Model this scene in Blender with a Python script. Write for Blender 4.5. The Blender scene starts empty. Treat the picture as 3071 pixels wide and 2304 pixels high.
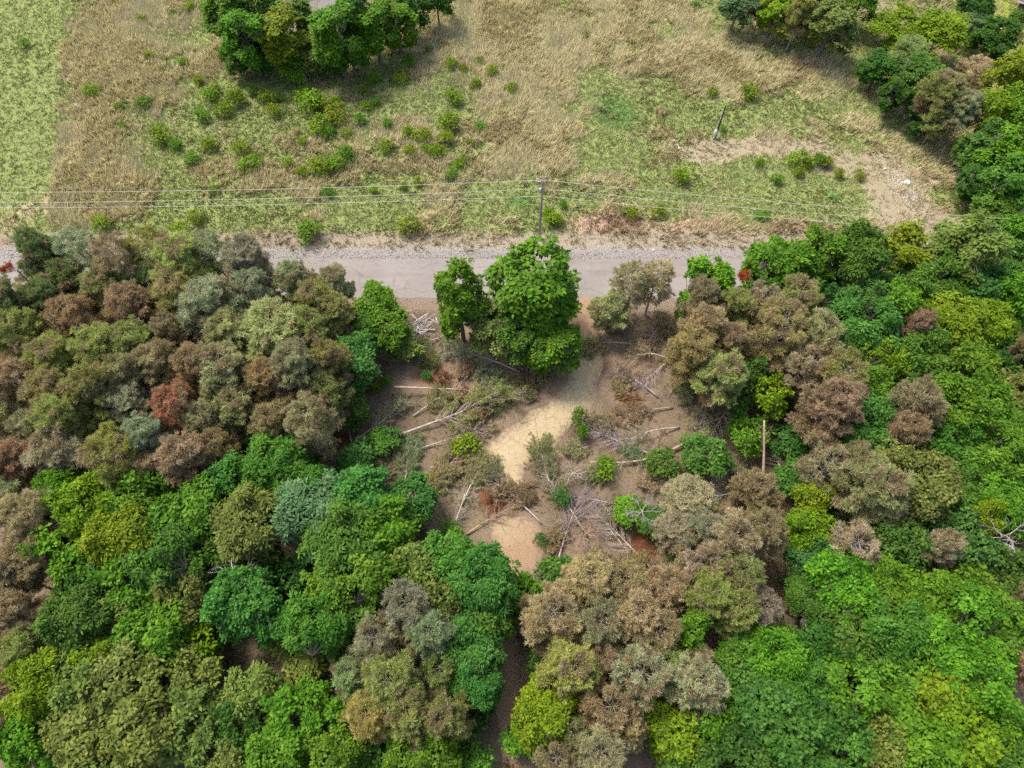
import bpy, math, random
import numpy as np
from mathutils import Vector

# ------------------------------------------------------------------ camera, sky, sun, exposure
SC = bpy.context.scene
COL = SC.collection
W, H = 3071.0, 2304.0
F = 1152.0 / 0.54            # focal length in photograph pixels
CAM_H = 70.0
DOWN = 62.0                  # camera looks down by this many degrees
A = math.radians(90.0 - DOWN)

cam = bpy.data.cameras.new('camera')
cam.sensor_fit = 'HORIZONTAL'
cam.angle = 2 * math.atan(W / 2 / F)
cam.clip_start = 1.0
cam.clip_end = 3000.0
camo = bpy.data.objects.new('camera', cam)
camo.location = (0, 0, CAM_H)
camo.rotation_euler = (A, 0, 0)
COL.objects.link(camo)
SC.camera = camo

SUN_ELEV, SUN_AZ = math.radians(60), math.radians(-50)   # azimuth from +Y towards +X
world = bpy.data.worlds.new('World')
SC.world = world
world.use_nodes = True
wn = world.node_tree
wn.nodes.clear()
w_out = wn.nodes.new('ShaderNodeOutputWorld')
w_bg = wn.nodes.new('ShaderNodeBackground')
w_sky = wn.nodes.new('ShaderNodeTexSky')
w_sky.sky_type = 'NISHITA'
w_sky.sun_disc = False
w_sky.sun_elevation = SUN_ELEV
w_sky.sun_rotation = SUN_AZ
w_sky.air_density = 1.0
w_sky.dust_density = 4.0
w_sky.ozone_density = 0.6
w_bg.inputs['Strength'].default_value = 0.10
wn.links.new(w_sky.outputs[0], w_bg.inputs['Color'])
wn.links.new(w_bg.outputs[0], w_out.inputs[0])

sun = bpy.data.lights.new('sun', 'SUN')
sun.energy = 1.5
sun.angle = math.radians(12.0)
sun.color = (1.0, 0.95, 0.87)
suno = bpy.data.objects.new('sun', sun)
d = Vector((-math.sin(SUN_AZ) * math.cos(SUN_ELEV), -math.cos(SUN_AZ) * math.cos(SUN_ELEV), -math.sin(SUN_ELEV)))
suno.rotation_euler = d.to_track_quat('-Z', 'Y').to_euler()
suno.location = (-60, 30, 120)
COL.objects.link(suno)

SC.view_settings.view_transform = 'Standard'
SC.view_settings.look = 'None'
SC.view_settings.exposure = 1.05
SC.view_settings.gamma = 1.0
SC.view_settings.use_curve_mapping = False
SC.render.engine = 'CYCLES'
SC.cycles.use_denoising = False
SC.cycles.max_bounces = 4
SC.cycles.diffuse_bounces = 2
SC.cycles.glossy_bounces = 1
SC.cycles.transmission_bounces = 2
SC.cycles.transparent_max_bounces = 4
SC.cycles.caustics_reflective = False
SC.cycles.caustics_refractive = False

# ------------------------------------------------------------------ placing helpers
CA, SA = math.cos(A), math.sin(A)

def at(px, py, z=0.0):
    """point of height z seen at photograph pixel (px, py)"""
    x, y = (px - W / 2) / F, -(py - H / 2) / F
    d = Vector((x, y * CA + SA, y * SA - CA))
    t = (z - CAM_H) / d.z
    return Vector((d.x * t, d.y * t, z))

def dist(px, py, z=0.0):
    """camera-axis depth of that point: metres = pixels * depth / F"""
    p = at(px, py, z) - Vector((0, 0, CAM_H))
    return p.y * SA - p.z * CA

def depression(py):
    return math.radians(DOWN) + math.atan((py - H / 2) / F)

# ------------------------------------------------------------------ noise (numpy)
def _hash(i, j, seed):
    n = (i.astype(np.int64) * 374761393 + j.astype(np.int64) * 668265263 + seed * 1442695041) & 0x7fffffff
    n = ((n ^ (n >> 13)) * 1274126177) & 0x7fffffff
    return ((n ^ (n >> 16)) & 0xffff) / 65535.0

def vnoise(x, y, s, seed=0):
    x, y = np.asarray(x, float) / s, np.asarray(y, float) / s
    i, j = np.floor(x), np.floor(y)
    u, v = x - i, y - j
    u, v = u * u * (3 - 2 * u), v * v * (3 - 2 * v)
    i, j = i.astype(np.int64), j.astype(np.int64)
    a, b = _hash(i, j, seed), _hash(i + 1, j, seed)
    c, e = _hash(i, j + 1, seed), _hash(i + 1, j + 1, seed)
    return (a * (1 - u) + b * u) * (1 - v) + (c * (1 - u) + e * u) * v

def fbm(x, y, s, seed=0, octv=3):
    t, a, n = 0, 1, 0
    for k in range(octv):
        t = t + a * vnoise(x, y, s / 2 ** k, seed + 17 * k)
        n += a
        a *= 0.55
    return t / n

def sstep(a, b, x):
    t = np.clip((x - a) / (b - a), 0, 1)
    return t * t * (3 - 2 * t)

# ------------------------------------------------------------------ mesh builder
class MB:
    def __init__(self):
        self.v, self.t, self.q, self.n = [], [], [], 0
        self.attr = {}
    def add(self, verts, tris=None, quads=None, **attrs):
        verts = np.asarray(verts, np.float32).reshape(-1, 3)
        if tris is not None and len(tris): self.t.append(np.asarray(tris, np.int64) + self.n)
        if quads is not None and len(quads): self.q.append(np.asarray(quads, np.int64) + self.n)
        for k, a in attrs.items():
            self.attr.setdefault(k, []).append((self.n, np.broadcast_to(np.asarray(a, np.float32), (len(verts),) if np.ndim(a) < 2 else (len(verts), np.shape(a)[1]))))
        self.v.append(verts)
        self.n += len(verts)
    def tube(self, pts, rad, sides=4, cap=False, **attrs):
        pts = np.asarray(pts, float)
        m = len(pts)
        rad = np.broadcast_to(np.asarray(rad, float), (m,))
        tan = np.gradient(pts, axis=0)
        tan /= np.linalg.norm(tan, axis=1, keepdims=True) + 1e-9
        ref = np.array([0, 0, 1.0]) if abs(tan[:, 2]).mean() < 0.8 else np.array([1.0, 0, 0])
        n1 = np.cross(tan, ref); n1 /= np.linalg.norm(n1, axis=1, keepdims=True) + 1e-9
        n2 = np.cross(tan, n1)
        th = np.arange(sides) * 2 * math.pi / sides
        ring = pts[:, None, :] + rad[:, None, None] * (np.cos(th)[None, :, None] * n1[:, None, :] + np.sin(th)[None, :, None] * n2[:, None, :])
        q = []
        for i in range(m - 1):
            for k in range(sides):
                k2 = (k + 1) % sides
                q.append((i * sides + k, i * sides + k2, (i + 1) * sides + k2, (i + 1) * sides + k))
        t = []
        if cap:
            for k in range(1, sides - 1):
                t.append((0, k + 1, k)); o = (m - 1) * sides
                t.append((o, o + k, o + k + 1))
        self.add(ring.reshape(-1, 3), t, q, **attrs)
    def box(self, c, s, rz=0.0, **attrs):
        x, y, z = [k / 2 for k in s]
        v = np.array([(-x, -y, -z), (x, -y, -z), (x, y, -z), (-x, y, -z), (-x, -y, z), (x, -y, z), (x, y, z), (-x, y, z)])
        R = np.array([[math.cos(rz), -math.sin(rz), 0], [math.sin(rz), math.cos(rz), 0], [0, 0, 1]])
        v = v @ R.T + np.asarray(c, float)
        self.add(v, None, [(0, 3, 2, 1), (4, 5, 6, 7), (0, 1, 5, 4), (1, 2, 6, 5), (2, 3, 7, 6), (3, 0, 4, 7)], **attrs)
    def mesh(self, name, mat=None, smooth=False):
        me = bpy.data.meshes.new(name)
        v = np.concatenate(self.v) if self.v else np.zeros((0, 3), np.float32)
        t = np.concatenate(self.t) if self.t else np.zeros((0, 3), np.int64)
        q = np.concatenate(self.q) if self.q else np.zeros((0, 4), np.int64)
        me.vertices.add(len(v)); me.vertices.foreach_set('co', v.ravel())
        nl = len(t) * 3 + len(q) * 4
        me.loops.add(nl); me.loops.foreach_set('vertex_index', np.concatenate([t.ravel(), q.ravel()]).astype(np.int32))
        me.polygons.add(len(t) + len(q))
        st = np.concatenate([np.arange(len(t)) * 3, len(t) * 3 + np.arange(len(q)) * 4]).astype(np.int32)
        me.polygons.foreach_set('loop_start', st)
        if smooth: me.polygons.foreach_set('use_smooth', np.ones(len(t) + len(q), bool))
        for k, parts in self.attr.items():
            dim = parts[0][1].shape[1] if parts[0][1].ndim == 2 else 1
            full = np.zeros((len(v), 4 if dim > 1 else 1), np.float32)
            if dim > 1: full[:, 3] = 1
            for o, a in parts: full[o:o + len(a), :dim] = a.reshape(len(a), dim)
            at_ = me.attributes.new(k, 'FLOAT_COLOR' if dim > 1 else 'FLOAT', 'POINT')
            at_.data.foreach_set('color' if dim > 1 else 'value', full.ravel())
        me.update(calc_edges=True); me.validate()
        if mat: me.materials.append(mat)
        return me

def link(name, me, parent=None, loc=None, rot=None, scale=None, color=None):
    o = bpy.data.objects.new(name, me)
    COL.objects.link(o)
    if parent is not None: o.parent = parent
    if loc is not None: o.location = loc
    if rot is not None: o.rotation_euler = rot
    if scale is not None: o.scale = scale
    if color is not None: o.color = (*color, 1)
    return o

def tag(o, label, cat, group=None, kind=None):
    if label: o['label'] = label
    if cat: o['category'] = cat
    if group: o['group'] = group
    if kind: o['kind'] = kind
    return o

def thing(name, label, cat, loc, rz=0.0, group=None, scale=None):
    o = link(name, None, loc=loc, rot=(0, 0, rz), scale=scale)
    o.empty_display_size = 0.3
    return tag(o, label, cat, group)

# ------------------------------------------------------------------ materials
class N:
    """small node helper"""
    def __init__(self, name, rough=0.9, spec=0.2):
        self.m = bpy.data.materials.new(name); self.m.use_nodes = True
        self.t = self.m.node_tree
        self.b = self.t.nodes['Principled BSDF']
        self.b.inputs['Roughness'].default_value = rough
        self.b.inputs['Specular IOR Level'].default_value = spec
    def new(self, typ, **kw):
        n = self.t.nodes.new('ShaderNode' + typ)
        for k, v in kw.items(): setattr(n, k, v)
        return n
    def ln(self, a, b): self.t.links.new(a, b)
    def pos(self): return self.new('NewGeometry').outputs['Position']
    def objco(self): return self.new('TexCoord').outputs['Object']
    def noise(self, scale, detail=3, co=None, rough=0.6, dist=0.0):
        n = self.new('TexNoise'); n.inputs['Scale'].default_value = scale
        n.inputs['Detail'].default_value = detail; n.inputs['Roughness'].default_value = rough
        n.inputs['Distortion'].default_value = dist
        self.ln(co if co is not None else self.pos(), n.inputs['Vector'])
        return n.outputs['Fac']
    def attr(self, name):
        n = self.new('Attribute'); n.attribute_name = name
        return n
    def rng(self, v, a, b, c=0.0, e=1.0, smooth=False):
        n = self.new('MapRange'); n.interpolation_type = 'SMOOTHSTEP' if smooth else 'LINEAR'
        for i, x in zip(('From Min', 'From Max', 'To Min', 'To Max'), (a, b, c, e)): n.inputs[i].default_value = x
        self.ln(v, n.inputs['Value']); return n.outputs['Result']
    def mix(self, f, a, b, mode='MIX'):
        n = self.new('Mix', data_type='RGBA', blend_type=mode)
        for s, i in ((f, 0), (a, 6), (b, 7)):
            if isinstance(s, (int, float)): n.inputs[i].default_value = s
            elif isinstance(s, tuple): n.inputs[i].default_value = (*s, 1)
            else: self.ln(s, n.inputs[i])
        return n.outputs[2]
    def math(self, op, a, b=0.0):
        n = self.new('Math', operation=op)
        for s, i in ((a, 0), (b, 1)):
            if isinstance(s, (int, float)): n.inputs[i].default_value = s
            else: self.ln(s, n.inputs[i])
        return n.outputs[0]
    def hsv(self, col, h=None, s=None, v=None):
        n = self.new('HueSaturation')
        for x, k in ((h, 'Hue'), (s, 'Saturation'), (v, 'Value')):
            if x is None: continue
            if isinstance(x, (int, float)): n.inputs[k].default_value = x
            else: self.ln(x, n.inputs[k])
        self.ln(col, n.inputs['Color']); return n.outputs[0]
    def bump(self, h, strength=0.5, distance=0.05):
        n = self.new('Bump'); n.inputs['Strength'].default_value = strength; n.inputs['Distance'].default_value = distance
        self.ln(h, n.inputs['Height']); self.ln(n.outputs[0], self.b.inputs['Normal'])
    def col(self, c):
        if isinstance(c, tuple): self.b.inputs['Base Color'].default_value = (*c, 1)
        else: self.ln(c, self.b.inputs['Base Color'])

def mat_leaf(name, trans=0.3, rough=0.5, spec=0.35, dead=(0.17, 0.11, 0.055), hue=.015, lo=.5, hi=1.6):
    n = N(name, rough, spec)
    oc = n.new('ObjectInfo').outputs['Color']
    va = n.attr('vary').outputs['Fac']
    c = n.hsv(oc, n.rng(va, 0, 1, .5 + hue, .5 - hue), 1.0, n.rng(va, 0, 1, lo, hi))
    c = n.mix(n.attr('dead').outputs['Fac'], c, n.hsv(n.mix(0, dead, dead), None, None, n.rng(va, 0, 1, 0.6, 1.4)))
    n.col(c)
    if trans:
        tr = n.new('BsdfTranslucent')
        n.ln(n.hsv(c, 0.49, 1.1, 1.1), tr.inputs['Color'])
        ms = n.new('MixShader'); ms.inputs[0].default_value = trans
        n.ln(n.b.outputs[0], ms.inputs[1]); n.ln(tr.outputs[0], ms.inputs[2])
        n.ln(ms.outputs[0], n.t.nodes['Material Output'].inputs['Surface'])
    return n.m

def mat_bark(name, c1, c2, scale=6.0):
    n = N(name, 0.95, 0.1)
    co = n.objco()
    f = n.noise(scale, 4, co)
    n.col(n.mix(n.rng(f, 0.35, 0.65), c1, c2))
    n.bump(f, 0.6, 0.03)
    return n.m

def mat_objcol(name, rough=0.9, spec=0.15, var=0.25, scale=5.0):
    n = N(name, rough, spec)
    oc = n.new('ObjectInfo').outputs['Color']
    f = n.noise(scale, 4, n.objco())
    n.col(n.hsv(oc, None, None, n.rng(f, 0.3, 0.7, 1 - var, 1 + var)))
    n.bump(f, 0.4, 0.02)
    return n.m

M = {}
M['leaf'] = mat_leaf('broadleaf foliage', 0.30, 0.55, 0.15)
M['needle'] = mat_leaf('pine needles', 0.42, 0.6, 0.15, (.45, .37, .215), .004, .62, 1.4)
M['bark'] = mat_bark('broadleaf bark', (0.13, 0.11, 0.09), (0.26, 0.23, 0.19))
M['pinebark'] = mat_objcol('pine bark', 0.95, 0.1, 0.35, 4.0)
M['wood'] = mat_objcol('weathered wood', 0.85, 0.15, 0.3, 3.0)
M['metal'] = mat_objcol('painted metal', 0.45, 0.4, 0.06, 2.0)
# ------------------------------------------------------------------ the ground and what grows flat on it
ROAD_Y0, ROAD_Y1 = at(1535, 894).y, at(1535, 777).y
SHOULDER = at(1535, 704).y
BELOW = at(1535, 925).y

def blob(px, py, rx, ry):
    p = at(px, py); k = dist(px, py) / F
    return p.x, p.y, rx * k, ry * k / math.sin(depression(py))

def blobs(lst, x, y):
    s = np.zeros(np.shape(x))
    for b in lst:
        cx, cy, rx, ry = blob(*b[:4])
        s = s + (b[4] if len(b) > 4 else 1.0) * np.exp(-(((x - cx) / rx) ** 2 + ((y - cy) / ry) ** 2) ** 1.5)
    return s

GREEN = [(90, 300, 110, 420, 1.2), (720, 330, 300, 130, .75), (600, 120, 140, 60, .6), (1180, 190, 110, 60, .8), (1830, 310, 130, 90, 1.3),
         (1520, 600, 110, 55, 1.2), (1820, 430, 110, 50, 1.0), (1330, 280, 130, 60, .55), (2200, 345, 230, 55, 1.0), (2420, 560, 330, 90, 1.2),
         (2080, 560, 180, 70, .8), (2230, 160, 90, 110, .8), (2450, 130, 160, 60, .5), (2640, 240, 120, 120, .7), (2700, 420, 60, 60, .5),
         (900, 640, 400, 60, .8), (560, 620, 200, 70, .8), (480, 460, 120, 60, .4), (1150, 470, 160, 100, .6), (1480, 440, 60, 40, .7),
         (2880, 640, 30, 70, .9), (300, 690, 300, 30, .7), (1380, 690, 260, 30, .4), (1650, 600, 60, 60, .4), (1120, 590, 150, 50, .6)]
TAN = [(320, 150, 170, 200, .9), (300, 560, 180, 110, 1.0), (1650, 140, 480, 150, 1.0), (1600, 400, 170, 90, .8), (2130, 180, 120, 120, .5),
       (2380, 200, 220, 70, .6), (1200, 420, 150, 50, .4), (800, 560, 160, 30, .6), (1720, 560, 120, 60, .5), (2620, 520, 160, 60, .4), (300, 350, 120, 120, .5)]
PINK = [(1850, 685, 180, 38, .8), (2110, 680, 150, 30, .8), (1780, 660, 120, 40, .5), (2430, 195, 70, 35, .7), (1960, 210, 120, 40, .5), (1500, 330, 80, 50, .35), (2420, 690, 150, 40, .6), (2650, 690, 100, 30, .5), (2860, 430, 90, 60, .5)]
BARE = [(2280, 440, 230, 34, 1.0), (2120, 470, 90, 30, .7), (2560, 500, 150, 45, .7), (2720, 580, 110, 120, .9), (2780, 680, 130, 40, .9), (2870, 490, 60, 80, .5), (2620, 610, 60, 60, .5)]
LUSH = [(1850, 340, 80, 55, 1.0), (1560, 610, 60, 30, .9), (2080, 600, 60, 30, .5), (2230, 540, 90, 30, .5), (2500, 590, 60, 30, .6), (1590, 560, 40, 30, .5)]
LAWN = [(3010, 130, 130, 170, 1.4), (2990, 710, 40, 25, 1.2), (3080, 330, 120, 150, 1.0)]
DIRT = [(1760, 960, 45, 80, .9), (1620, 1180, 150, 70, .6), (1850, 1100, 60, 160, .7), (1480, 1130, 200, 60, .5), (1250, 1150, 110, 60, .8), (1560, 1610, 100, 80, .9), (1520, 2000, 40, 150, .9)]
RED = [(1010, 1310, 60, 45, 1.0), (1480, 1490, 45, 55, .9), (1930, 1630, 60, 60, .9), (1300, 1140, 80, 30, .7), (2870, 420, 50, 40, .6), (1500, 1930, 50, 50, .6), (1880, 1180, 50, 40, .5), (1740, 1000, 30, 50, .7)]

C_TAN, C_GRN, C_PNK = np.array((.64, .56, .325)), np.array((.32, .37, .13)), np.array((.60, .43, .31))
C_BARE, C_LUSH, C_LAWN = np.array((.44, .37, .245)), np.array((.19, .31, .085)), np.array((.32, .37, .08))
C_LITTER, C_DIRT, C_RED = np.array((.26, .195, .13)), np.array((.36, .255, .175)), np.array((.21, .085, .042))
C_SHOUL, C_GRAV = np.array((.45, .375, .275)), np.array((.40, .36, .32))

def edge_line(y):
    """mown strip at the far left meets the rough grass on a straight line"""
    a, b = at(192, 0), at(148, 650)
    return a.x + (b.x - a.x) * (y - a.y) / (b.y - a.y)

def ground_colour(x, y):
    """(colour, tall-grass amount, tan amount) for points of the ground"""
    x, y = np.asarray(x, float), np.asarray(y, float)
    n1, n2 = fbm(x, y, 9, 3), fbm(x, y, 2.6, 11)
    n3 = fbm(x, y, 0.9, 31, 2)
    T = 0.45 + 1.25 * (n1 - 0.5) + 1.5 * (n2 - 0.5) + 0.9 * (n3 - .5) + 0.62 * blobs(TAN, x, y) - 0.6 * blobs(GREEN, x, y)
    left = sstep(0.15, -0.15, x - edge_line(y) + 0.25 * (n2 - .5))
    T = T - 0.55 * left
    T = sstep(0.12, 0.78, T)[..., None]
    c = C_GRN * (1 - T) + C_TAN * T
    def over(c, lst, col, lo=0.3, hi=0.8, jag=0.6):
        w = sstep(lo, hi, blobs(lst, x, y) + jag * (n2 - 0.5) + .4 * (n3 - .5))[..., None]
        return c * (1 - w) + col * w, w[..., 0]
    c, _ = over(c, LUSH, C_LUSH)
    c, _ = over(c, PINK, C_PNK, .3, .9)
    c, bare = over(c, BARE, C_BARE, .35, .75)
    c, lawn = over(c, LAWN, C_LAWN, .35, .6, .3)
    jy = y + 0.9 * (n2 - .5) + .5 * (n3 - .5)
    sh = sstep(SHOULDER + .9, SHOULDER - .3, jy)[..., None]
    gv = sstep(ROAD_Y1 + 2.4, ROAD_Y1 + 1.2, jy)[..., None]
    c = c * (1 - sh) + (C_SHOUL * (1 - .3 * (n1 - .3)[..., None])) * sh
    c = c * (1 - gv) + C_GRAV * gv
    fl = C_LITTER * (0.55 + 0.9 * n2)[..., None]
    w = sstep(.25, .8, blobs(DIRT, x, y) + .7 * (n2 - .5))[..., None]; fl = fl * (1 - w) + C_DIRT * (0.75 + .5 * n3[..., None]) * w
    w = sstep(.3, .8, blobs(RED, x, y) + .7 * (n2 - .5))[..., None]; fl = fl * (1 - w) + C_RED * w
    near = sstep(ROAD_Y0 - 2.6, ROAD_Y0 - 1.4, jy)[..., None]
    fl = fl * (1 - near) + np.array((.33, .25, .18)) * near
    fo = sstep(ROAD_Y0 + 1.0, ROAD_Y0 - .2, y)[..., None]
    c = c * (1 - fo) + fl * fo
    tall = (1 - sh[..., 0] * .75) * (1 - gv[..., 0]) * (1 - .8 * bare) * (1 - .8 * lawn) * (1 - fo[..., 0]) * (1 - .45 * left)
    return c, tall, T[..., 0], lawn

def ground_z(x, y):
    z = 0.35 * (fbm(x, y, 14, 5) - .5) + 0.12 * (fbm(x, y, 2.2, 9) - .5)
    dr = np.minimum(np.abs(y - ROAD_Y0), np.abs(y - ROAD_Y1))
    on = (y > ROAD_Y0) & (y < ROAD_Y1)
    k = np.where(on, 0, sstep(0.4, 4.0, dr))
    ditch = -0.28 * np.exp(-((np.maximum(y - ROAD_Y1, ROAD_Y0 - y) - 3.2) / 1.3) ** 2)
    return z * k + np.where(on, -0.05, ditch)

xs = np.concatenate([np.linspace(-900, -96, 14)[:-1], np.arange(-96, 96.01, 0.42), np.linspace(96, 900, 14)[1:]])
ys = np.concatenate([np.linspace(-700, -14, 10)[:-1], np.arange(-14, 122.01, 0.42), np.linspace(122, 1100, 14)[1:]])
GX, GY = np.meshgrid(xs, ys)
gc, gt, gT, gl = ground_colour(GX, GY)
gv = np.stack([GX, GY, ground_z(GX, GY)], -1).reshape(-1, 3)
nx, ny = len(xs), len(ys)
ii = (np.arange(ny - 1)[:, None] * nx + np.arange(nx - 1)[None, :]).ravel()
mb = MB()
mb.add(gv, None, np.stack([ii, ii + 1, ii + nx + 1, ii + nx], -1), soil=gc.reshape(-1, 3))

n = N('earth and thatch', 0.97, 0.08)
p = n.pos()
base = n.attr('soil').outputs['Color']
f1, f2, f3 = n.noise(1.3, 5, p, .7), n.noise(6.0, 4, p, .7, 1.5), n.noise(26.0, 3, p, .7)
c = n.hsv(base, n.rng(f1, .3, .7, .485, .515), n.rng(f2, .3, .7, .85, 1.15), n.rng(f2, .25, .75, .62, 1.38))
c = n.hsv(c, None, None, n.rng(f3, .3, .7, .72, 1.28))
n.col(c); n.bump(n.math('ADD', f2, n.math('MULTIPLY', f3, .5)), .8, .12)
M['ground'] = n.m
g = link('ground', mb.mesh('ground', n.m, True)); g['kind'] = 'structure'
g['label'] = 'rough grassland and brown forest floor'

def zg(x, y): return float(ground_z(np.array([x]), np.array([y]))[0])

# ---- road: a crowned sheet with ragged edges
n = N('sun bleached asphalt', 0.92, 0.15)
p = n.pos()
f1, f2, f3 = n.noise(.25, 4, p), n.noise(2.0, 4, p, .7), n.noise(40, 2, p)
mp = n.new('Mapping'); mp.inputs['Scale'].default_value = (.06, 1.0, 1.0); n.ln(p, mp.inputs[0])
st = n.noise(1.1, 3, mp.outputs[0])
c = n.mix(n.rng(f1, .3, .7), (.30, .262, .235), (.355, .315, .285))
c = n.hsv(c, None, None, n.math('MULTIPLY', n.rng(st, .3, .7, .9, 1.08), n.math('MULTIPLY', n.rng(f2, .3, .7, .93, 1.07), n.rng(f3, .2, .8, .85, 1.15))))
def crack(n, p, scale, width, dist):
    wv = n.new('TexNoise'); wv.inputs['Scale'].default_value = 1.2; n.ln(p, wv.inputs['Vector'])
    ad = n.new('VectorMath', operation='MULTIPLY_ADD'); n.ln(wv.outputs['Color'], ad.inputs[0]); ad.inputs[1].default_value = (dist,) * 3; n.ln(p, ad.inputs[2])
    vo = n.new('TexVoronoi', feature='DISTANCE_TO_EDGE'); vo.inputs['Scale'].default_value = scale; n.ln(ad.outputs[0], vo.inputs['Vector'])
    return n.rng(vo.outputs['Distance'], 0, width, 1, 0)
ck = n.math('MULTIPLY', crack(n, p, .22, .016, .8), n.rng(n.noise(.35, 2, p), .42, .56))
c = n.mix(n.math('MULTIPLY', ck, .55), c, (.16, .14, .12))
pt = n.math('MULTIPLY', n.rng(n.noise(.9, 3, p), .68, .74), .35)
c = n.mix(pt, c, (.22, .20, .185))
n.col(c); n.bump(f3, .3, .01)
mb = MB()
rx = np.arange(-260, 260.1, 0.5)
nr = 8
for k in range(nr + 1):
    u = k / nr
    yy = ROAD_Y0 + (ROAD_Y1 - ROAD_Y0) * u + (0.16 * (vnoise(rx, rx * 0 + k, 1.1, 7) - .5) + .1 * (vnoise(rx, rx * 0, .5, 19) - .5) if k in (0, nr) else 0)
    zz = 0.05 * (1 - (2 * u - 1) ** 2) + (0.0 if k in (0, nr) else 0.012)
    mb.add(np.stack([rx, yy + 0 * rx, zz + 0 * rx], -1))
m_ = len(rx)
q = [(k * m_ + i, k * m_ + i + 1, (k + 1) * m_ + i + 1, (k + 1) * m_ + i) for k in range(nr) for i in range(m_ - 1)]
mb.q.append(np.array(q))
o = link('road', mb.mesh('road', n.m, True)); o['kind'] = 'structure'; o['label'] = 'narrow pale asphalt road crossing between field and woods'

# ---- loose gravel along both road edges
rng = np.random.default_rng(5)
mb = MB()
def pebbles(mb, x, y, s, tone):
    k = len(x)
    base = np.array([(1, 0, 0), (-.5, .87, 0), (-.5, -.87, 0), (.1, .1, 1.0), (.2, -.1, -.6)])
    a = rng.uniform(0, 6.28, k); ca, sa = np.cos(a), np.sin(a)
    sc = s[:, None] * rng.uniform(.6, 1.3, (k, 3))
    v = base[None] * sc[:, None, :]
    vx = v[..., 0] * ca[:, None] - v[..., 1] * sa[:, None]; vy = v[..., 0] * sa[:, None] + v[..., 1] * ca[:, None]
    zz = ground_z(x, y)
    V = np.stack([vx + x[:, None], vy + y[:, None], v[..., 2] * .7 + zz[:, None] + .02], -1).reshape(-1, 3)
    o = np.arange(k)[:, None, None] * 5
    T = (np.array([(0, 1, 3), (1, 2, 3), (2, 0, 3), (1, 0, 4), (2, 1, 4), (0, 2, 4)])[None] + o).reshape(-1, 3)
    mb.add(V, T, None, soil=np.repeat(tone, 5, 0))
k = 9000
x = rng.uniform(-75, 75, k)
y = np.where(rng.random(k) < .7, ROAD_Y1 + .1 + np.abs(rng.normal(0, 1.0, k)), ROAD_Y0 - .1 - np.abs(rng.normal(0, .8, k)))
tone = np.array((.46, .42, .37)) * rng.uniform(.4, 1.5, (k, 1)) * rng.uniform(.95, 1.05, (k, 3))
pebbles(mb, x, y, rng.uniform(.03, .11, k), np.clip(tone, 0, .8))
n = N('roadside stones', .9, .2); n.col(n.attr('soil').outputs['Color']); M['stone'] = n.m
tag(link('roadside_gravel', mb.mesh('roadside_gravel', n.m)), 'loose grey and tan gravel along both road edges', 'gravel', None, 'stuff')
mb = MB(); k = 420
c0 = at(2725, 570); t = rng.normal(0, 1, (k, 2))
ln_ = rng.random(k)
c1, c2 = at(2690, 520), at(2755, 620)
x = c1.x + (c2.x - c1.x) * ln_ + rng.normal(0, .8, k); y = c1.y + (c2.y - c1.y) * ln_ + rng.normal(0, .7, k)
pebbles(mb, x, y, rng.uniform(.04, .17, k), np.array((.72, .68, .62)) * rng.uniform(.7, 1.15, (k, 1)))
tag(link('white_stones', mb.mesh('white_stones', M['stone'])), 'scatter of white crushed stone on the bare turnaround at right', 'stones', None, 'stuff')

# ---- sandy track through the clearing
n = N('cracked sandy clay', .97, .05)
p = n.pos(); e = n.attr('rim').outputs['Fac']; sd = n.attr('sandy').outputs['Fac']
f1, f2 = n.noise(1.1, 4, p, .7), n.noise(9, 4, p, .7)
c = n.mix(n.rng(f1, .35, .65), (.50, .39, .215), (.55, .455, .295))
c = n.mix(sd, n.mix(n.rng(f2, .3, .7), (.36, .23, .14), (.46, .31, .20)), c)
ck = n.math('MULTIPLY', crack(n, p, 1.0, .05, .7), n.rng(n.noise(.7, 3, p), .36, .52))
c = n.mix(n.math('MULTIPLY', ck, .6), c, (.26, .18, .10))
c = n.mix(n.rng(n.math('ADD', e, n.math('MULTIPLY', n.math('SUBTRACT', n.noise(2.2, 5, p, .7), .5), 1.5)), .45, .85), c, (.30, .215, .145))
c = n.hsv(c, None, None, n.rng(n.noise(18, 3, p), .3, .7, .85, 1.15))
n.col(c); n.bump(f2, .6, .08)
M['track'] = n.m
def track(name, pts, label):
    """pts: (px, py, half width px, sand 0..1)"""
    P = np.array([(*at(a, b).xy, w * dist(a, b) / F, s) for a, b, w, s in pts])
    t = np.linspace(0, len(P) - 1, (len(P) - 1) * 10 + 1)
    Q = np.stack([np.interp(t, np.arange(len(P)), P[:, k]) for k in range(4)], -1)
    for _ in range(6): Q[1:-1] = .25 * Q[:-2] + .5 * Q[1:-1] + .25 * Q[2:]
    tn = np.gradient(Q[:, :2], axis=0); tn /= np.linalg.norm(tn, axis=1, keepdims=True) + 1e-9
    nn = np.stack([-tn[:, 1], tn[:, 0]], -1)
    m = 14; mb = MB()
    for k in range(m + 1):
        u = 2 * k / m - 1
        wob = 1 + .35 * (vnoise(Q[:, 0], Q[:, 1] + 50 * (u > 0), 1.6, 4) - .5)
        xy = Q[:, :2] + nn * (u * 1.25 * Q[:, 2] * wob)[:, None]
        z = ground_z(xy[:, 0], xy[:, 1]) + .05 - .11 * abs(u) ** 4 - .03 * np.exp(-((abs(u) - .45) / .15) ** 2)
        mb.add(np.c_[xy, z], rim=np.full(len(Q), abs(u)) , sandy=Q[:, 3])
    L = len(Q)
    q = [(k * L + i, k * L + i + 1, (k + 1) * L + i + 1, (k + 1) * L + i) for k in range(m) for i in range(L - 1)]
    mb.q.append(np.array(q)[:, ::-1])
    o = link(name, mb.mesh(name, M['track'], True)); o['kind'] = 'structure'; o['label'] = label
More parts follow.
